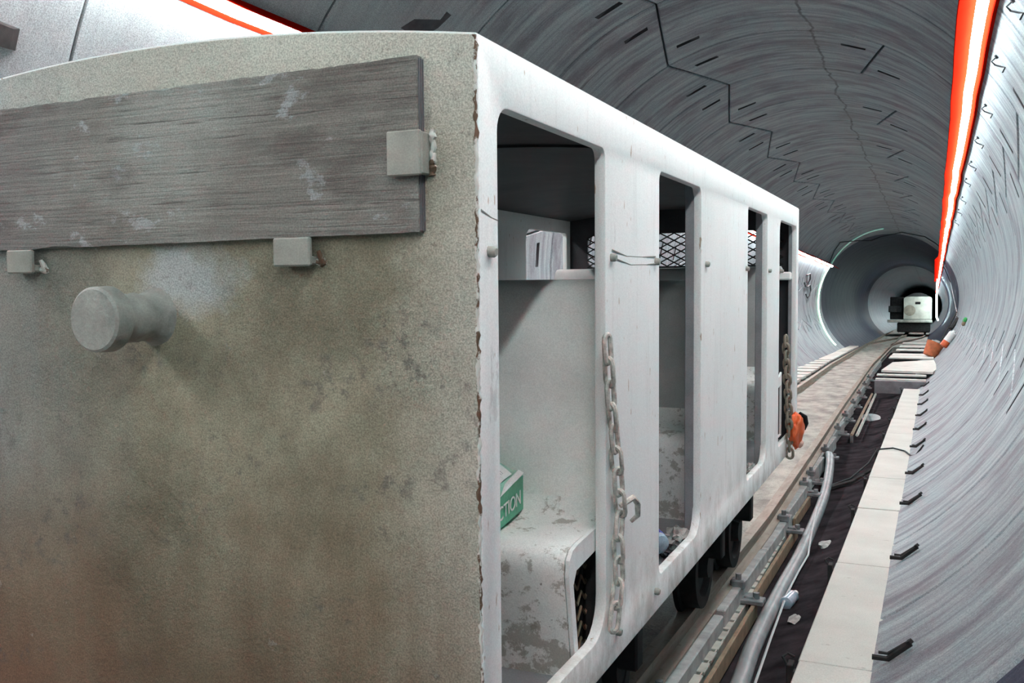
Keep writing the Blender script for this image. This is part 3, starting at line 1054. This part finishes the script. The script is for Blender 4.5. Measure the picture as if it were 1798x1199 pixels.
for i in range(4): bm.faces.new((va[i], va[(i + 1) % 4], vb[(i + 1) % 4], vb[i]))
part('pocket_wedge_plate', bm, M['dark'], label='dark wedge standing in for a bolt pocket on the bright left wall at the photo edge', cat='plate')  # dark solid wedge in place of a deep bolt pocket

for i, (nm, a, m, r, lab) in enumerate((('wall_marker', -16.6, 'greendot', .09, 'small green marker knob on the right wall'), ('wall_marker', -18.6, 'rustbrown', .085, 'small rust-red fixing below the green marker'))):
    bm = bmesh.new()
    c0 = cyl_pt(a, 32.6, R)
    d = Vector((-math.cos(math.radians(a)), 0, -math.sin(math.radians(a))))
    lathe(bm, c0, d, [(0, r * .6), (.03, r), (.08, r), (.11, r * .5)], 10)
    part(nm, bm, M[m], label=lab, cat='marker', smooth=40)

# tub, cylinder and poles leaning on the right wall
tub = thing('orange_tub', (0.02, 37.8, -1.70), 'dusty orange tub with junk leaning on the right wall', 'tub')
bm = bmesh.new()
c0 = Vector((-.14, 37.6, -1.68)); ax = Vector((.42, .15, .9)).normalized()
lathe(bm, c0, ax, [(0, .20), (.02, .23), (.50, .30), (.53, .31), (.53, .27), (.1, .2)], 18)
part('bucket', bm, M['orangedull'], tub, smooth=40)
bm = bmesh.new()
for i in range(6):
    blob(bm, c0 + ax * .52 + Vector((random.uniform(-.16, .16), random.uniform(-.14, .14), random.uniform(-.02, .08))), .10, .1, .07, .6, 2, 2, i * 2.1)
part('junk', bm, M['litter'], tub, smooth=50)
ext = thing('orange_canister', (0.42, 36.5, -1.25), 'orange and white canister leaning on the wall beside the tub', 'canister')
c1 = Vector((.30, 36.3, -1.28)); ax = Vector((.55, .1, .83)).normalized()
bm = bmesh.new()
lathe(bm, c1, ax, [(0, .10), (.02, .13), (.22, .13), (.22, .12)], 14)
part('base', bm, M['orange'], ext, smooth=40)
bm = bmesh.new()
lathe(bm, c1 + ax * .225, ax, [(0, .13), (.34, .13), (.38, .06), (.44, .05)], 14)
part('body', bm, M['white'], ext, smooth=40)
for i, (p0, p1, r, lab) in enumerate((((.14, 43, -1.60), (.90, 46, -.10), .035, 'tall dark pole leaning on the right wall behind the tub'), ((.22, 42, -1.45), (.90, 43.2, -.36), .022, 'thin dark rod leaning beside the tall pole'))):
    bm = bmesh.new()
    tube(bm, [p0, p1], r, 6)
    if i == 1: tube(bm, [Vector(p0).lerp(Vector(p1), .62), Vector(p1)], .085, 6)
    part('pole' if i == 0 else 'rod', bm, M['dark'], label=lab, cat='pole')

# ================================================================ DISTANT TRAIN
tr = thing('distant_train', (-1.1, 80, -1.93), 'pale work train with a dark underside deep in the tunnel', 'train')
bm = bmesh.new()
plate(bm, rrect(-2.15, -.15, -.72, 1.02, (.05, .05, .22, .22)), [rrect(-1.35, -.95, .42, .62, .02, 2)], lambda a, b, d: (a, 79.4 + d, b), .08)
part('cab_front', bm, M['cab'], tr)
bm = bmesh.new()
box(bm, -2.12, -.18, 79.5, 86, -.70, .98, .05)
part('cab_body', bm, M['cab'], tr)
bm = bmesh.new()
box(bm, -1.32, -.98, 79.42, 79.47, .44, .60)
part('vent', bm, M['black'], tr)
bm = bmesh.new()
lathe(bm, (-1.72, 79.38, -.05), (0, 1, 0), [(0, .42), (.015, .42)], 24)
part('round_cover', bm, M['cabstain'], tr, label='round brown stained cover')
bm = bmesh.new()
box(bm, -3.15, -2.2, 79.9, 84, -.75, 1.0, .04)
box(bm, -3.25, -2.3, 79.6, 80.0, -.2, .3, .03)
part('equipment_box', bm, M['dark'], tr, label='dark equipment stack left of the cab')
bm = bmesh.new()
box(bm, -3.3, -.1, 78.9, 79.3, -.98, -.76, .03)
part('buffer_beam', bm, M['channel'], tr)
bm = bmesh.new()
box(bm, -2.6, -.25, 79.2, 88, -1.75, -.98, .08)
for x in (-1.94, -.62):
    for yy in (80.2, 83.5):
        lathe(bm, (x - .08, yy, -1.63), (1, 0, 0), [(0, .3), (.16, .3)], 16)
part('underframe', bm, M['dark'], tr)
bm = bmesh.new()
for i in range(9):
    t = PI * (0.12 + .76 * i / 8)
prev = None
for i in range(13):
    a = PI * (.22 + .56 * i / 12)
    cur = [bm.verts.new((-1.15 + math.cos(a) * 1.15, yy, .30 + math.sin(a) * r)) for yy, r in ((79.6, 1.02), (86, 1.02), (86, .72), (79.6, .72))]
    if prev:
        for j in range(4): bm.faces.new((prev[j], prev[(j + 1) % 4], cur[(j + 1) % 4], cur[j]))
    prev = cur
part('roof', bm, M['dark'], tr, smooth=40)

# ================================================================ THE MANRIDER CAR
XR, XL, YF, YB = -1.0, -2.985, 2.05, 7.97
ZT, ZB = 0.593, -1.32
XM = (XR + XL) / 2
car = thing('personnel_car', (XM, (YF + YB) / 2, ZB), 'pale battered steel personnel rail car with open doorways', 'rail car', frame='C')


def roof_z(x):
    t = (x - XM) / ((XR - XL) / 2)
    return ZT + 0.075 * (1 - t * t)


# front plate
bm = bmesh.new()
ol = [(XL, ZB), (XR, ZB)] + [(XR - (XR - XL) * i / 24, roof_z(XR - (XR - XL) * i / 24)) for i in range(25)]
plate(bm, ol, [], lambda a, b, d: (a, YF + d, b), 0.03, 0.006)
part('front_panel', bm, M['front'], car, smooth=30)

DOORS = [(2.161, 3.010, (.06, .13, .035, .065)), (3.690, 4.440, (.05, .12, .045, .045)), (5.668, 6.398, (.05, .11, .04, .04)), (6.935, 7.850, (.05, .10, .04, .10))]
ZS, ZH = -1.185, 0.445


def side(x, sgn):
    bm = bmesh.new()
    holes = [rrect(a, b, ZS, ZH, r) for a, b, r in DOORS]
    plate(bm, [(YF, ZB), (YB, ZB), (YB, ZT), (YF, ZT)], holes, lambda a, b, d: (x - sgn * d, a, b), 0.028, 0.006)
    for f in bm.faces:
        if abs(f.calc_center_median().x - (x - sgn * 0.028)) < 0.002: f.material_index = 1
    return bm


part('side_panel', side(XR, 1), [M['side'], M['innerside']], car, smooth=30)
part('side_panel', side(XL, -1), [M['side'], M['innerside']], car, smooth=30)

# arched roof
bm = bmesh.new()
prev = None
for i in range(25):
    x = XL + (XR - XL) * i / 24
    cur = [bm.verts.new((x, yy, roof_z(x) + dz)) for yy, dz in ((YF + .002, .005), (YB + .006, .005), (YB + .006, -.022), (YF + .002, -.022))]
    if prev:
        for j in range(4): bm.faces.new((prev[j], prev[(j + 1) % 4], cur[(j + 1) % 4], cur[j]))
    else: bm.faces.new(cur)
    prev = cur
bm.faces.new(prev[::-1])
part('roof', bm, [M['side']], car, smooth=30)
# inner lining of the roof, a dark skin with two lap joints
bm = bmesh.new()
for (ya, yb, dz) in ((YF + .04, 3.9, 0), (3.88, 5.7, -.012), (5.68, YB - .04, 0)):
    prev = None
    for i in range(17):
        x = XL + .035 + (XR - XL - .07) * i / 16
        cur = [bm.verts.new((x, yy, roof_z(x) - .03 + dz - e)) for yy, e in ((ya, 0), (yb, 0), (yb, .012), (ya, .012))]
        if prev:
            for j in range(4): bm.faces.new((prev[j], prev[(j + 1) % 4], cur[(j + 1) % 4], cur[j]))
        else: bm.faces.new(cur)
        prev = cur
    bm.faces.new(prev[::-1])
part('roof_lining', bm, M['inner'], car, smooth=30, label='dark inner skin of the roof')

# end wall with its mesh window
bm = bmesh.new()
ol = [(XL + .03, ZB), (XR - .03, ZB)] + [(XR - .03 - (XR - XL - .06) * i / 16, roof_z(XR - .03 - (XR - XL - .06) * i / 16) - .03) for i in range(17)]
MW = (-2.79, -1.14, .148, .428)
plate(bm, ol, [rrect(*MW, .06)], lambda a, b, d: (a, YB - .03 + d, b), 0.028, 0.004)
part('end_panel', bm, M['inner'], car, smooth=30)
bm = bmesh.new()
# expanded-metal lattice
px, pz, wr = .120, .062, .0055
nx = int((MW[1] - MW[0]) / px) + 1
nz = int((MW[3] - MW[2]) / (pz / 2)) + 2
for j in range(-1, nz):
    zz = MW[2] + j * pz / 2
    for i in range(-1, nx + 1):
        xx = MW[0] + i * px + (px / 2 if j % 2 else 0)
        for s in (1, -1):
            a = (xx, zz); b = (xx + s * px / 2, zz + pz / 2)
            if min(a[0], b[0]) < MW[0] - .03 or max(a[0], b[0]) > MW[1] + .03 or min(a[1], b[1]) < MW[2] - .03 or max(a[1], b[1]) > MW[3] + .03: continue
            tube(bm, [(a[0], YB - .04, a[1]), (b[0], YB - .04, b[1])], wr, 4, cap=False)
part('mesh_screen', bm, M['meshwire'], car, label='diamond wire mesh over the end window')
bm = bmesh.new()
box(bm, XL + .03, XR - .03, YB - .16, YB - .03, .02, .085, .01)
part('end_ledge', bm, M['bench'], car)

# floor pan and sole bars
bm = bmesh.new()
box(bm, XL + .02, XR - .02, YF + .03, YB - .01, ZB - .02, ZB + .035, .004)
part('floor_pan', bm, M['jamb'], car)
# jambs: the folded inner edge at the far side of each doorway
for k, (a, b, r) in enumerate(DOORS):
    if k == 0: continue
    bm = bmesh.new()
    d = .045 if k < 3 else .03
    box(bm, XR - .028 - d, XR - .026, b + .0, b + .03, ZB + .035, roof_z(XR - .1) - .05, .004)
    part('door_jamb', bm, M['jamb'], car)

# weld seam down the corner
bm = bmesh.new()
random.seed(11)
pts, rs = [], []
n = 150
for i in range(n + 1):
    z = ZB + (ZT - ZB) * i / n
    pts.append((XR + .000 + random.uniform(-.004, .002), YF + random.uniform(-.003, .003), z))
    rs.append(.004 + random.uniform(0, .003) * (1 if random.random() < .6 else .2))
tube(bm, pts, rs, 7)
part('weld_seam', bm, M['weld'], car, smooth=60, label='rust-chipped weld down the near corner')

# studs beside the doors
studs = [(2.104, .086), (3.068, .094), (3.627, .091), (4.532, .096), (5.605, .088), (6.441, .084), (7.0, .087), (3.631, -1.225), (3.124, -1.215)]
for yy, zz in studs:
    bm = bmesh.new()
    lathe(bm, (XR - .002, yy, zz), (1, 0, 0), [(0, .026), (.004, .023)], 14)
    lathe(bm, (XR + .002, yy, zz - .004), (1, 0, -.1), [(0, .0145), (.018, .014), (.024, .010)], 12)
    part('stud', bm, M['lug'], car, smooth=40)
for pts in ([(XR + .008, 3.075, .115), (XR + .004, 3.25, .098), (XR + .004, 3.45, .100), (XR + .008, 3.62, .105)],
            [(XR + .008, 3.08, .09), (XR + .004, 3.3, .068), (XR + .004, 3.5, .072), (XR + .008, 3.62, .078)],
            [(XR + .006, 2.06, .18), (XR + .004, 2.12, .165), (XR + .004, 2.16, .160)]):
    bm = bmesh.new()
    tube(bm, pts, .003, 5)
    part('tie_wire', bm, M['lug'], car)

# front board, its lugs and clip
random.seed(5)
bm = bmesh.new()
bl, br, b0, b1, byf, byb = -2.90, -1.142, .130, .553, 2.020, 2.049
NXB = 110
cols = []
for i in range(NXB + 1):
    x = bl + (br - bl) * i / NXB
    t = (x - br) * .009
    ch = -.012 * max(0, noise.noise(Vector((x * 9, 0, 2)))) - .02 * max(0, noise.noise(Vector((x * 3.3, 5, 2))) - .28) + random.uniform(-.001, .001)
    cb = .02 * max(0, noise.noise(Vector((x * 4, 8, 1))) - .25) + random.uniform(-.001, .001)
    cols.append([bm.verts.new(p) for p in ((x, byf, b0 + t + cb), (x, byf, b1 + t + ch), (x, byf + .01, b1 + t + random.uniform(-.003, .003)), (x, byb, b1 + t), (x, byb, b0 + t), (x, byf + .01, b0 + t))])
for A, B in zip(cols, cols[1:]):
    for j in range(6): bm.faces.new((A[j], A[(j + 1) % 6], B[(j + 1) % 6], B[j]))
bm.faces.new(cols[0]); bm.faces.new(cols[-1][::-1])
board = part('wooden_board', bm, M['wood'], car, label='grey weathered plank across the front')
bm = bmesh.new()
for d in (.007, .015, .023):
    box(bm, br - .002, br + .003 + d * .1, byf + d - .002, byf + d + .002, b0 + .004, b1 - .006)
part('ply_edge', bm, M['deckdark'], board)
for (xa, xb, za, zb) in ((-1.567, -1.452, .052, .126), (-2.559, -2.454, .046, .116)):
    bm = bmesh.new()
    box(bm, xa, xb, 2.000, 2.016, za, zb, .004)
    box(bm, xa + .006, xb - .004, 2.010, YF + .002, za + .004, za + .026, .004)
    o = part('lug', bm, M['lug'], car)
    bm = bmesh.new()
    tube(bm, [(xb - .005, YF - .012, za + .012), (xb + .012, YF - .006, za + .01), (xb + .006, YF - .02, za + .04)], [.008, .012, .006], 6)
    blob(bm, (xb + .008, YF - .006, za + .01), .014, .012, .012, .5, 3, 2, xa)
    part('weld', bm, M['weld'], o, smooth=50)
bm = bmesh.new()
box(bm, -1.217, -1.125, 1.996, 2.012, .265, .373, .003)
box(bm, -1.138, -1.122, 2.004, YF + .002, .268, .370, .003)
o = part('clip_plate', bm, M['lug'], car)
bm = bmesh.new()
pts = [(-1.115 + random.uniform(-.003, .003), YF - .004, .266 + .112 * i / 18) for i in range(19)]
tube(bm, pts, [.008 + random.uniform(0, .005) for _ in pts], 7)
part('weld', bm, M['weld'], o, smooth=50)

# the stub buffer
bm = bmesh.new()
bc = (-2.02, 1.828, -.083)
lathe(bm, bc, (0, 1, 0), [(0, .080), (.006, .087), (.052, .089), (.060, .084)], 40)
o = part('buffer_cap', bm, M['buffer'], car, smooth=35)
bm = bmesh.new()
pr = [(.06, .066)] + [(.06 + .16 * i / 10, .066 + .006 * noise.noise(Vector((i * .7, 0, 0))) + (.02 * ((i - 7) / 3) ** 2 if i > 7 else 0)) for i in range(1, 11)]
lathe(bm, bc, (0, 1, 0), pr, 32)
for v in bm.verts:
    k = 1 + .06 * noise.noise(v.co * 30)
    v.co.x = bc[0] + (v.co.x - bc[0]) * k; v.co.z = bc[2] + (v.co.z - bc[2]) * k
part('buffer_shaft', bm, M['buffer'], car, smooth=50)
# benches
BP = [(2.83, -1.29), (2.80, -1.10), (2.765, -.93), (2.772, -.878), (2.80, -.852), (2.85, -.843), (3.02, -.838), (3.09, -.826), (3.125, -.80), (3.14, -.76)]
BB = [(3.14, -.76), (3.155, -.60), (3.185, -.30), (3.205, -.07), (3.225, -.015), (3.26, .012), (3.32, .018), (3.40, .0)]
BEN = [(0, 0, 1.0), (1.85, .09, 1.0), (4.30, 0.11, 1.0)]
for k, (dy, dz, _) in enumerate(BEN):
    e = thing('bench', (XM, 3.1 + dy, ZB), frame='C')
    e.parent = car
    e.location = (Vector((XM, 3.1 + dy, ZB)) - ORG[car.name][0]) * S
    e.rotation_euler = (0, 0, 0)
    xa, xb = XL + .05, (-1.055 if k == 0 else -1.07)
    bm = bmesh.new()
    sheet(bm, [(a + dy, b + dz) for a, b in BP], xa, xb, .02, 6)
    part('seat', bm, M['peel'], e, smooth=40)
    bm = bmesh.new()
    xbb = -1.04 if k == 0 else -1.08
    sheet(bm, [(a + dy, b + (dz * (1 - (b + .76) / .78) if k == 1 else dz)) for a, b in BB], xa, xbb, .02, 6)
    if k == 0:
        b2 = bmesh.new()
        box(b2, xa, xb - .07, 2.90, 3.36, -1.285, -.90, .01)  # added dark fill that blacks out the open underside
        box(b2, xb - .06, xb - .01, 3.10, 3.16, -1.285, -.90, .015)
        part('underseat_fill', b2, M['dark'], e, label='added dark fill and upright under the seat')
    part('backrest', bm, M['bench'] if k == 0 else M['benchgrey'], e, smooth=40)
    # open side frame: lip under the seat and up the front edge
    bm = bmesh.new()
    outer = [(2.83, -1.29), (2.765, -.93), (2.772, -.878), (2.80, -.852), (2.85, -.843), (3.02, -.833), (3.12, -.82), (3.20, -.80), (3.20, -1.29)]
    hole = [(2.865, -1.28), (2.806, -.965), (2.835, -.925), (3.18, -.895), (3.18, -1.28)]
    plate(bm, [(a + dy, b + dz) for a, b in outer], [[(a + dy, b + dz) for a, b in hole]], lambda a, b, d: (xb + .004 + d, a, b), .014)
    part('side_frame', bm, M['side'], e, label='pale lipped frame round the open side')
    if k == 0:
        bm = bmesh.new()
        for r_ in range(6):
            z0 = -1.27 + r_ * .055
            pts = [(xb - .045, 2.93 + dy + .04 * i, z0 + (.04 if i % 2 else 0)) for i in range(7)]
            tube(bm, pts, .005, 4)
        part('spring_netting', bm, M['netting'], e)

# wheels and underframe, in the shade below
bm = bmesh.new()
box(bm, XL + .03, XL + .06, YF + .04, YB - .05, ZB - .52, ZB - .01)  # added plate, stops light reaching under the car from the far side
part('blocker', bm, M['dark'], car, label='dark apron under the far side, added to keep light out')
bm = bmesh.new()
box(bm, XL + .06, XR - .35, YF + .06, YF + .09, ZB - .50, ZB - .01)  # second added plate, closes off light under the front
part('blocker', bm, M['dark'], car, label='dark apron under the front, added to keep light out')
bm = bmesh.new()
box(bm, XM - .72, XM + .72, YF + .15, YB - .12, ZB - .24, ZB - .02, .02)
for yy in (3.0, 4.1, 6.0, 7.05):
    box(bm, XM - .80, XM + .80, yy - .05, yy + .05, ZB - .44, ZB - .24, .01)
part('underframe', bm, M['dark'], car)
for yy in (3.0, 4.1, 6.0, 7.05):
    zc = (ZR - .0275 * yy) + .27
    for sx in (-1, 1):
        bm = bmesh.new()
        xc = XM - .04 + sx * GH
        lathe(bm, (xc - sx * .08, yy, zc), (sx, 0, 0), [(0, .31), (.03, .31), (.035, .272), (.14, .268), (.14, .20), (.10, .18), (.10, .08), (.17, .07)], 28)
        part('wheel', bm, M['dark'], car, smooth=35)

# ================================================================ CHAINS
def link_bm(L, w, r):
    bm = bmesh.new()
    pts = []
    h = L / 2 - w / 2
    for i in range(6): pts.append((math.cos(PI * i / 5) * w / 2, 0, h + math.sin(PI * i / 5) * w / 2))
    for i in range(6): pts.append((-math.cos(PI * i / 5) * w / 2, 0, -h - math.sin(PI * i / 5) * w / 2))
    tube(bm, pts, r, 6, closed=True)
    return bm


def chain(name, path, L, w, r, label, mat):
    t = thing(name, path[0], label, 'chain', frame='C')
    bm = link_bm(L, w, r)
    src = mesh_from('link', bm, mat, Vector((0, 0, 0)), 50)
    P = [Vector(p) for p in path]
    pitch = L - 2 * r * 1.15
    seg, pos, k, carry = 0, P[0], 0, 0.0
    tot = sum((P[i + 1] - P[i]).length for i in range(len(P) - 1))
    d = pitch / 2
    while d < tot:
        q = d
        for i in range(len(P) - 1):
            ln = (P[i + 1] - P[i]).length
            if q <= ln: break
            q -= ln
        dirv = (P[i + 1] - P[i]).normalized()
        c = P[i] + dirv * q
        o = bpy.data.objects.new('link', src)
        C.objects.link(o)
        o.parent = t
        o.location = (c - P[0]) * S
        o.rotation_mode = 'QUATERNION'
        rot = Vector((0, 0, 1)).rotation_difference(dirv)
        tw = Matrix.Rotation((0.35 if k % 2 else 1.75) + random.uniform(-.25, .25), 3, 'Z')
        o.rotation_quaternion = (rot.to_matrix() @ tw).to_quaternion()
        k += 1
        d += pitch
    return t


ch = chain('door_chain', [(-.972, 2.955, -.175), (-.970, 2.99, -.38), (-.968, 3.04, -.58), (-.966, 3.08, -.765), (-.966, 3.055, -.88), (-.966, 3.065, -.99), (-.966, 3.03, -1.09), (-.970, 3.0, -1.20)], .098, .038, .0085,
           'pale painted chain hanging at the nearest doorway', M['chain'])
bm = bmesh.new()
tube(bm, [(-.966, 3.075, -.76), (-.93, 3.11, -.735), (-.925, 3.15, -.765), (-.93, 3.165, -.81), (-.95, 3.15, -.83)], [.010, .011, .011, .010, .007], 7)
part('hook', bm, M['chain'], ch, smooth=50)
chain('door_chain', [(-.978, 7.16, -.40), (-.975, 7.20, -.62), (-.972, 7.27, -.87), (-.970, 7.33, -1.1), (-.972, 7.38, -1.30)], .085, .05, .011,
      'rusty brown chain hanging at the farthest doorway by the orange bag', M['chainrust'])

# ================================================================ THINGS IN AND ON THE CAR
bag = thing('orange_bag', (-.93, 7.42, -1.28), 'crumpled orange bag hanging at the rear corner of the car', 'bag', frame='C')
bm = bmesh.new()
blob(bm, (-.93, 7.40, -1.12), .058, .10, .140, .24, 1.5, 4, 4.2)
for v in bm.verts:
    t = (v.co.z + 1.12) / .135
    if t < -.2: v.co.x = -.925 + (v.co.x + .925) * (1 + .45 * (t + .2)); v.co.y = 7.44 + (v.co.y - 7.44) * (1 + .4 * (t + .2))
part('body', bm, M['orange'], bag, smooth=35)
bm = bmesh.new()
tube(bm, [(-.91, 7.46, -1.0), (-.875, 7.49, -1.03), (-.868, 7.50, -1.08), (-.88, 7.49, -1.13)], [.014, .02, .02, .01], 8)
part('strap', bm, M['black'], bag, smooth=50)
bm = bmesh.new()
blob(bm, (-.915, 7.44, -1.225), .035, .05, .04, .4, 2, 2, 1.2)
part('white_tip', bm, simple('faded_orange', (.75, .42, .33), .5), bag, smooth=50, label='faded pale lower tip')

# green and white pack on the first bench
pk = thing('green_pack', (-1.48, 2.98, -.85), 'green and white plastic pack on the nearest bench seat', 'pack', frame='C')


def pack_pt(u, v, w):
    """u along +y (0..1), v in -x (0..1), w up (0..1)"""
    bul = math.sin(PI * min(max(v, 0), 1)) * math.sin(PI * min(max(u, 0), 1))
    x = -1.333 - .005 * u - .27 * v
    y = 2.85 + .25 * u + .02 * v
    z = -.838 + .030 * u + w * (.118 + .004 * u) + (.03 * bul if w > .5 else 0) + .11 * v * w
    return Vector((x, y, z))


bm = bmesh.new()
n = 10
top = [[bm.verts.new(pack_pt(i / n, j / n, 1) + Vector((0, 0, .006 * noise.noise(Vector((i * .6, j * .6, 0)))))) for j in range(n + 1)] for i in range(n + 1)]
bot = [[bm.verts.new(pack_pt(i / n, j / n, 0)) for j in range(n + 1)] for i in range(n + 1)]
for i in range(n):
    for j in range(n):
        f = bm.faces.new((top[i][j], top[i + 1][j], top[i + 1][j + 1], top[i][j + 1])); f.material_index = 1
        bm.faces.new((bot[i][j], bot[i][j + 1], bot[i + 1][j + 1], bot[i + 1][j]))
for i in range(n):
    for (j) in (0, n):
        f = bm.faces.new((top[i][j], top[i + 1][j], bot[i + 1][j], bot[i][j]))
    for (i2) in (0, n):
        f = bm.faces.new((top[i2][i], top[i2][i + 1], bot[i2][i + 1], bot[i2][i]))
bmesh.ops.recalc_face_normals(bm, faces=bm.faces[:])
part('film', bm, [M['green'], M['greenpale']], pk, smooth=50)
bm = bmesh.new()
nn = 6
g2 = [[bm.verts.new(pack_pt(.10 + .66 * i / nn + .12 * j / nn, .07 + .85 * j / nn, 1) + Vector((0, 0, .010))) for j in range(nn + 1)] for i in range(nn + 1)]
for i in range(nn):
    for j in range(nn): bm.faces.new((g2[i][j], g2[i + 1][j], g2[i + 1][j + 1], g2[i][j + 1]))
part('white_label', bm, M['white'], pk, smooth=50, label='white label with lines of small print')
bm = bmesh.new()
for i in range(9):
    u0 = .14 + .05 * i
    pts = [pack_pt(u0 + .1 * j / 4 + .02, .12 + .7 * j / 4, 1) + Vector((0, 0, .0135)) for j in range(5)]
    for a, b in zip(pts, pts[1:]):
        d = Vector((0, .0018, 0))
        bm.faces.new([bm.verts.new(q) for q in (a - d, a + d, b + d, b - d)])
part('small_print', bm, M['hose'], pk)
# torn flap and lettering on the side
bm = bmesh.new()
q = [pack_pt(.12, -.01, .92), pack_pt(.98, -.01, 1.05), pack_pt(.98, .07, 1.06), pack_pt(.40, .04, 1.03)]
bm.faces.new([bm.verts.new(p + Vector((.003, 0, .006))) for p in q])
part('flap', bm, M['white'], pk, label='white folded flap edge')


def text_mesh(txt, size):
    cu = bpy.data.curves.new('lettering', 'FONT')
    cu.body = txt; cu.size = size; cu.align_x = 'LEFT'; cu.extrude = .001
    ob = bpy.data.objects.new('lettering', cu)
    C.objects.link(ob)
    dg = bpy.context.evaluated_depsgraph_get()
    me = bpy.data.meshes.new_from_object(ob.evaluated_get(dg))
    bm = bmesh.new(); bm.from_mesh(me)
    bpy.data.objects.remove(ob); bpy.data.curves.remove(cu); bpy.data.meshes.remove(me)
    return bm


bm = text_mesh('CTION', 1.0)
wmax = max(v.co.x for v in bm.verts)
for v in bm.verts:
    u = .06 + .80 * v.co.x / wmax
    p = pack_pt(u, 0, .26 + .42 * v.co.y / .72)
    v.co = p + Vector((.004 + v.co.z, 0, 0))
part('lettering', bm, M['white'], pk)

# blue bottle and litter inside the second doorway
bb = thing('blue_bottle', (-1.11, 4.15, -1.27), 'blue labelled plastic bottle lying inside the second doorway', 'bottle', frame='C')
bx = Vector((-1.085, 4.06, -1.165)); axb = Vector((-.55, .55, .18)).normalized()
bm = bmesh.new()
lathe(bm, bx, axb, [(0, .030), (.006, .044), (.03, .048), (.30, .048), (.36, .025), (.40, .018)], 20)
part('body', bm, M['clear'], bb, smooth=40)
bm = bmesh.new()
lathe(bm, bx + axb * .035, axb, [(0, .0488), (.20, .0488)], 20)
part('wrapper', bm, M['blue'], bb, smooth=40, label='blue printed wrapper')
bm = bmesh.new()
lathe(bm, bx + axb * .40, axb, [(0, .019), (.03, .019)], 12)
part('cap', bm, M['white'], bb, smooth=40)
for i, (x, y, z, sx, sy, sz, m, lab) in enumerate((
        (-1.08, 4.34, -1.20, .05, .09, .045, 'litter', 'crumpled grey rubbish beside the blue bottle'),
        (-1.15, 4.30, -1.24, .05, .08, .035, 'deckdark', 'dark scrap behind the blue bottle'),
        (-1.07, 5.78, -1.20, .04, .07, .04, 'black', 'black rag inside the third doorway'),
        (-1.07, 6.25, -1.22, .04, .10, .035, 'litter', 'pale scrap inside the third doorway'))):
    bm = bmesh.new()
    blob(bm, (x, y, z), sx, sy, sz, .7, 2.4, 3, i * 7.7)
    part('litter', bm, M[m], frame='C', label=lab, cat='litter', smooth=40)
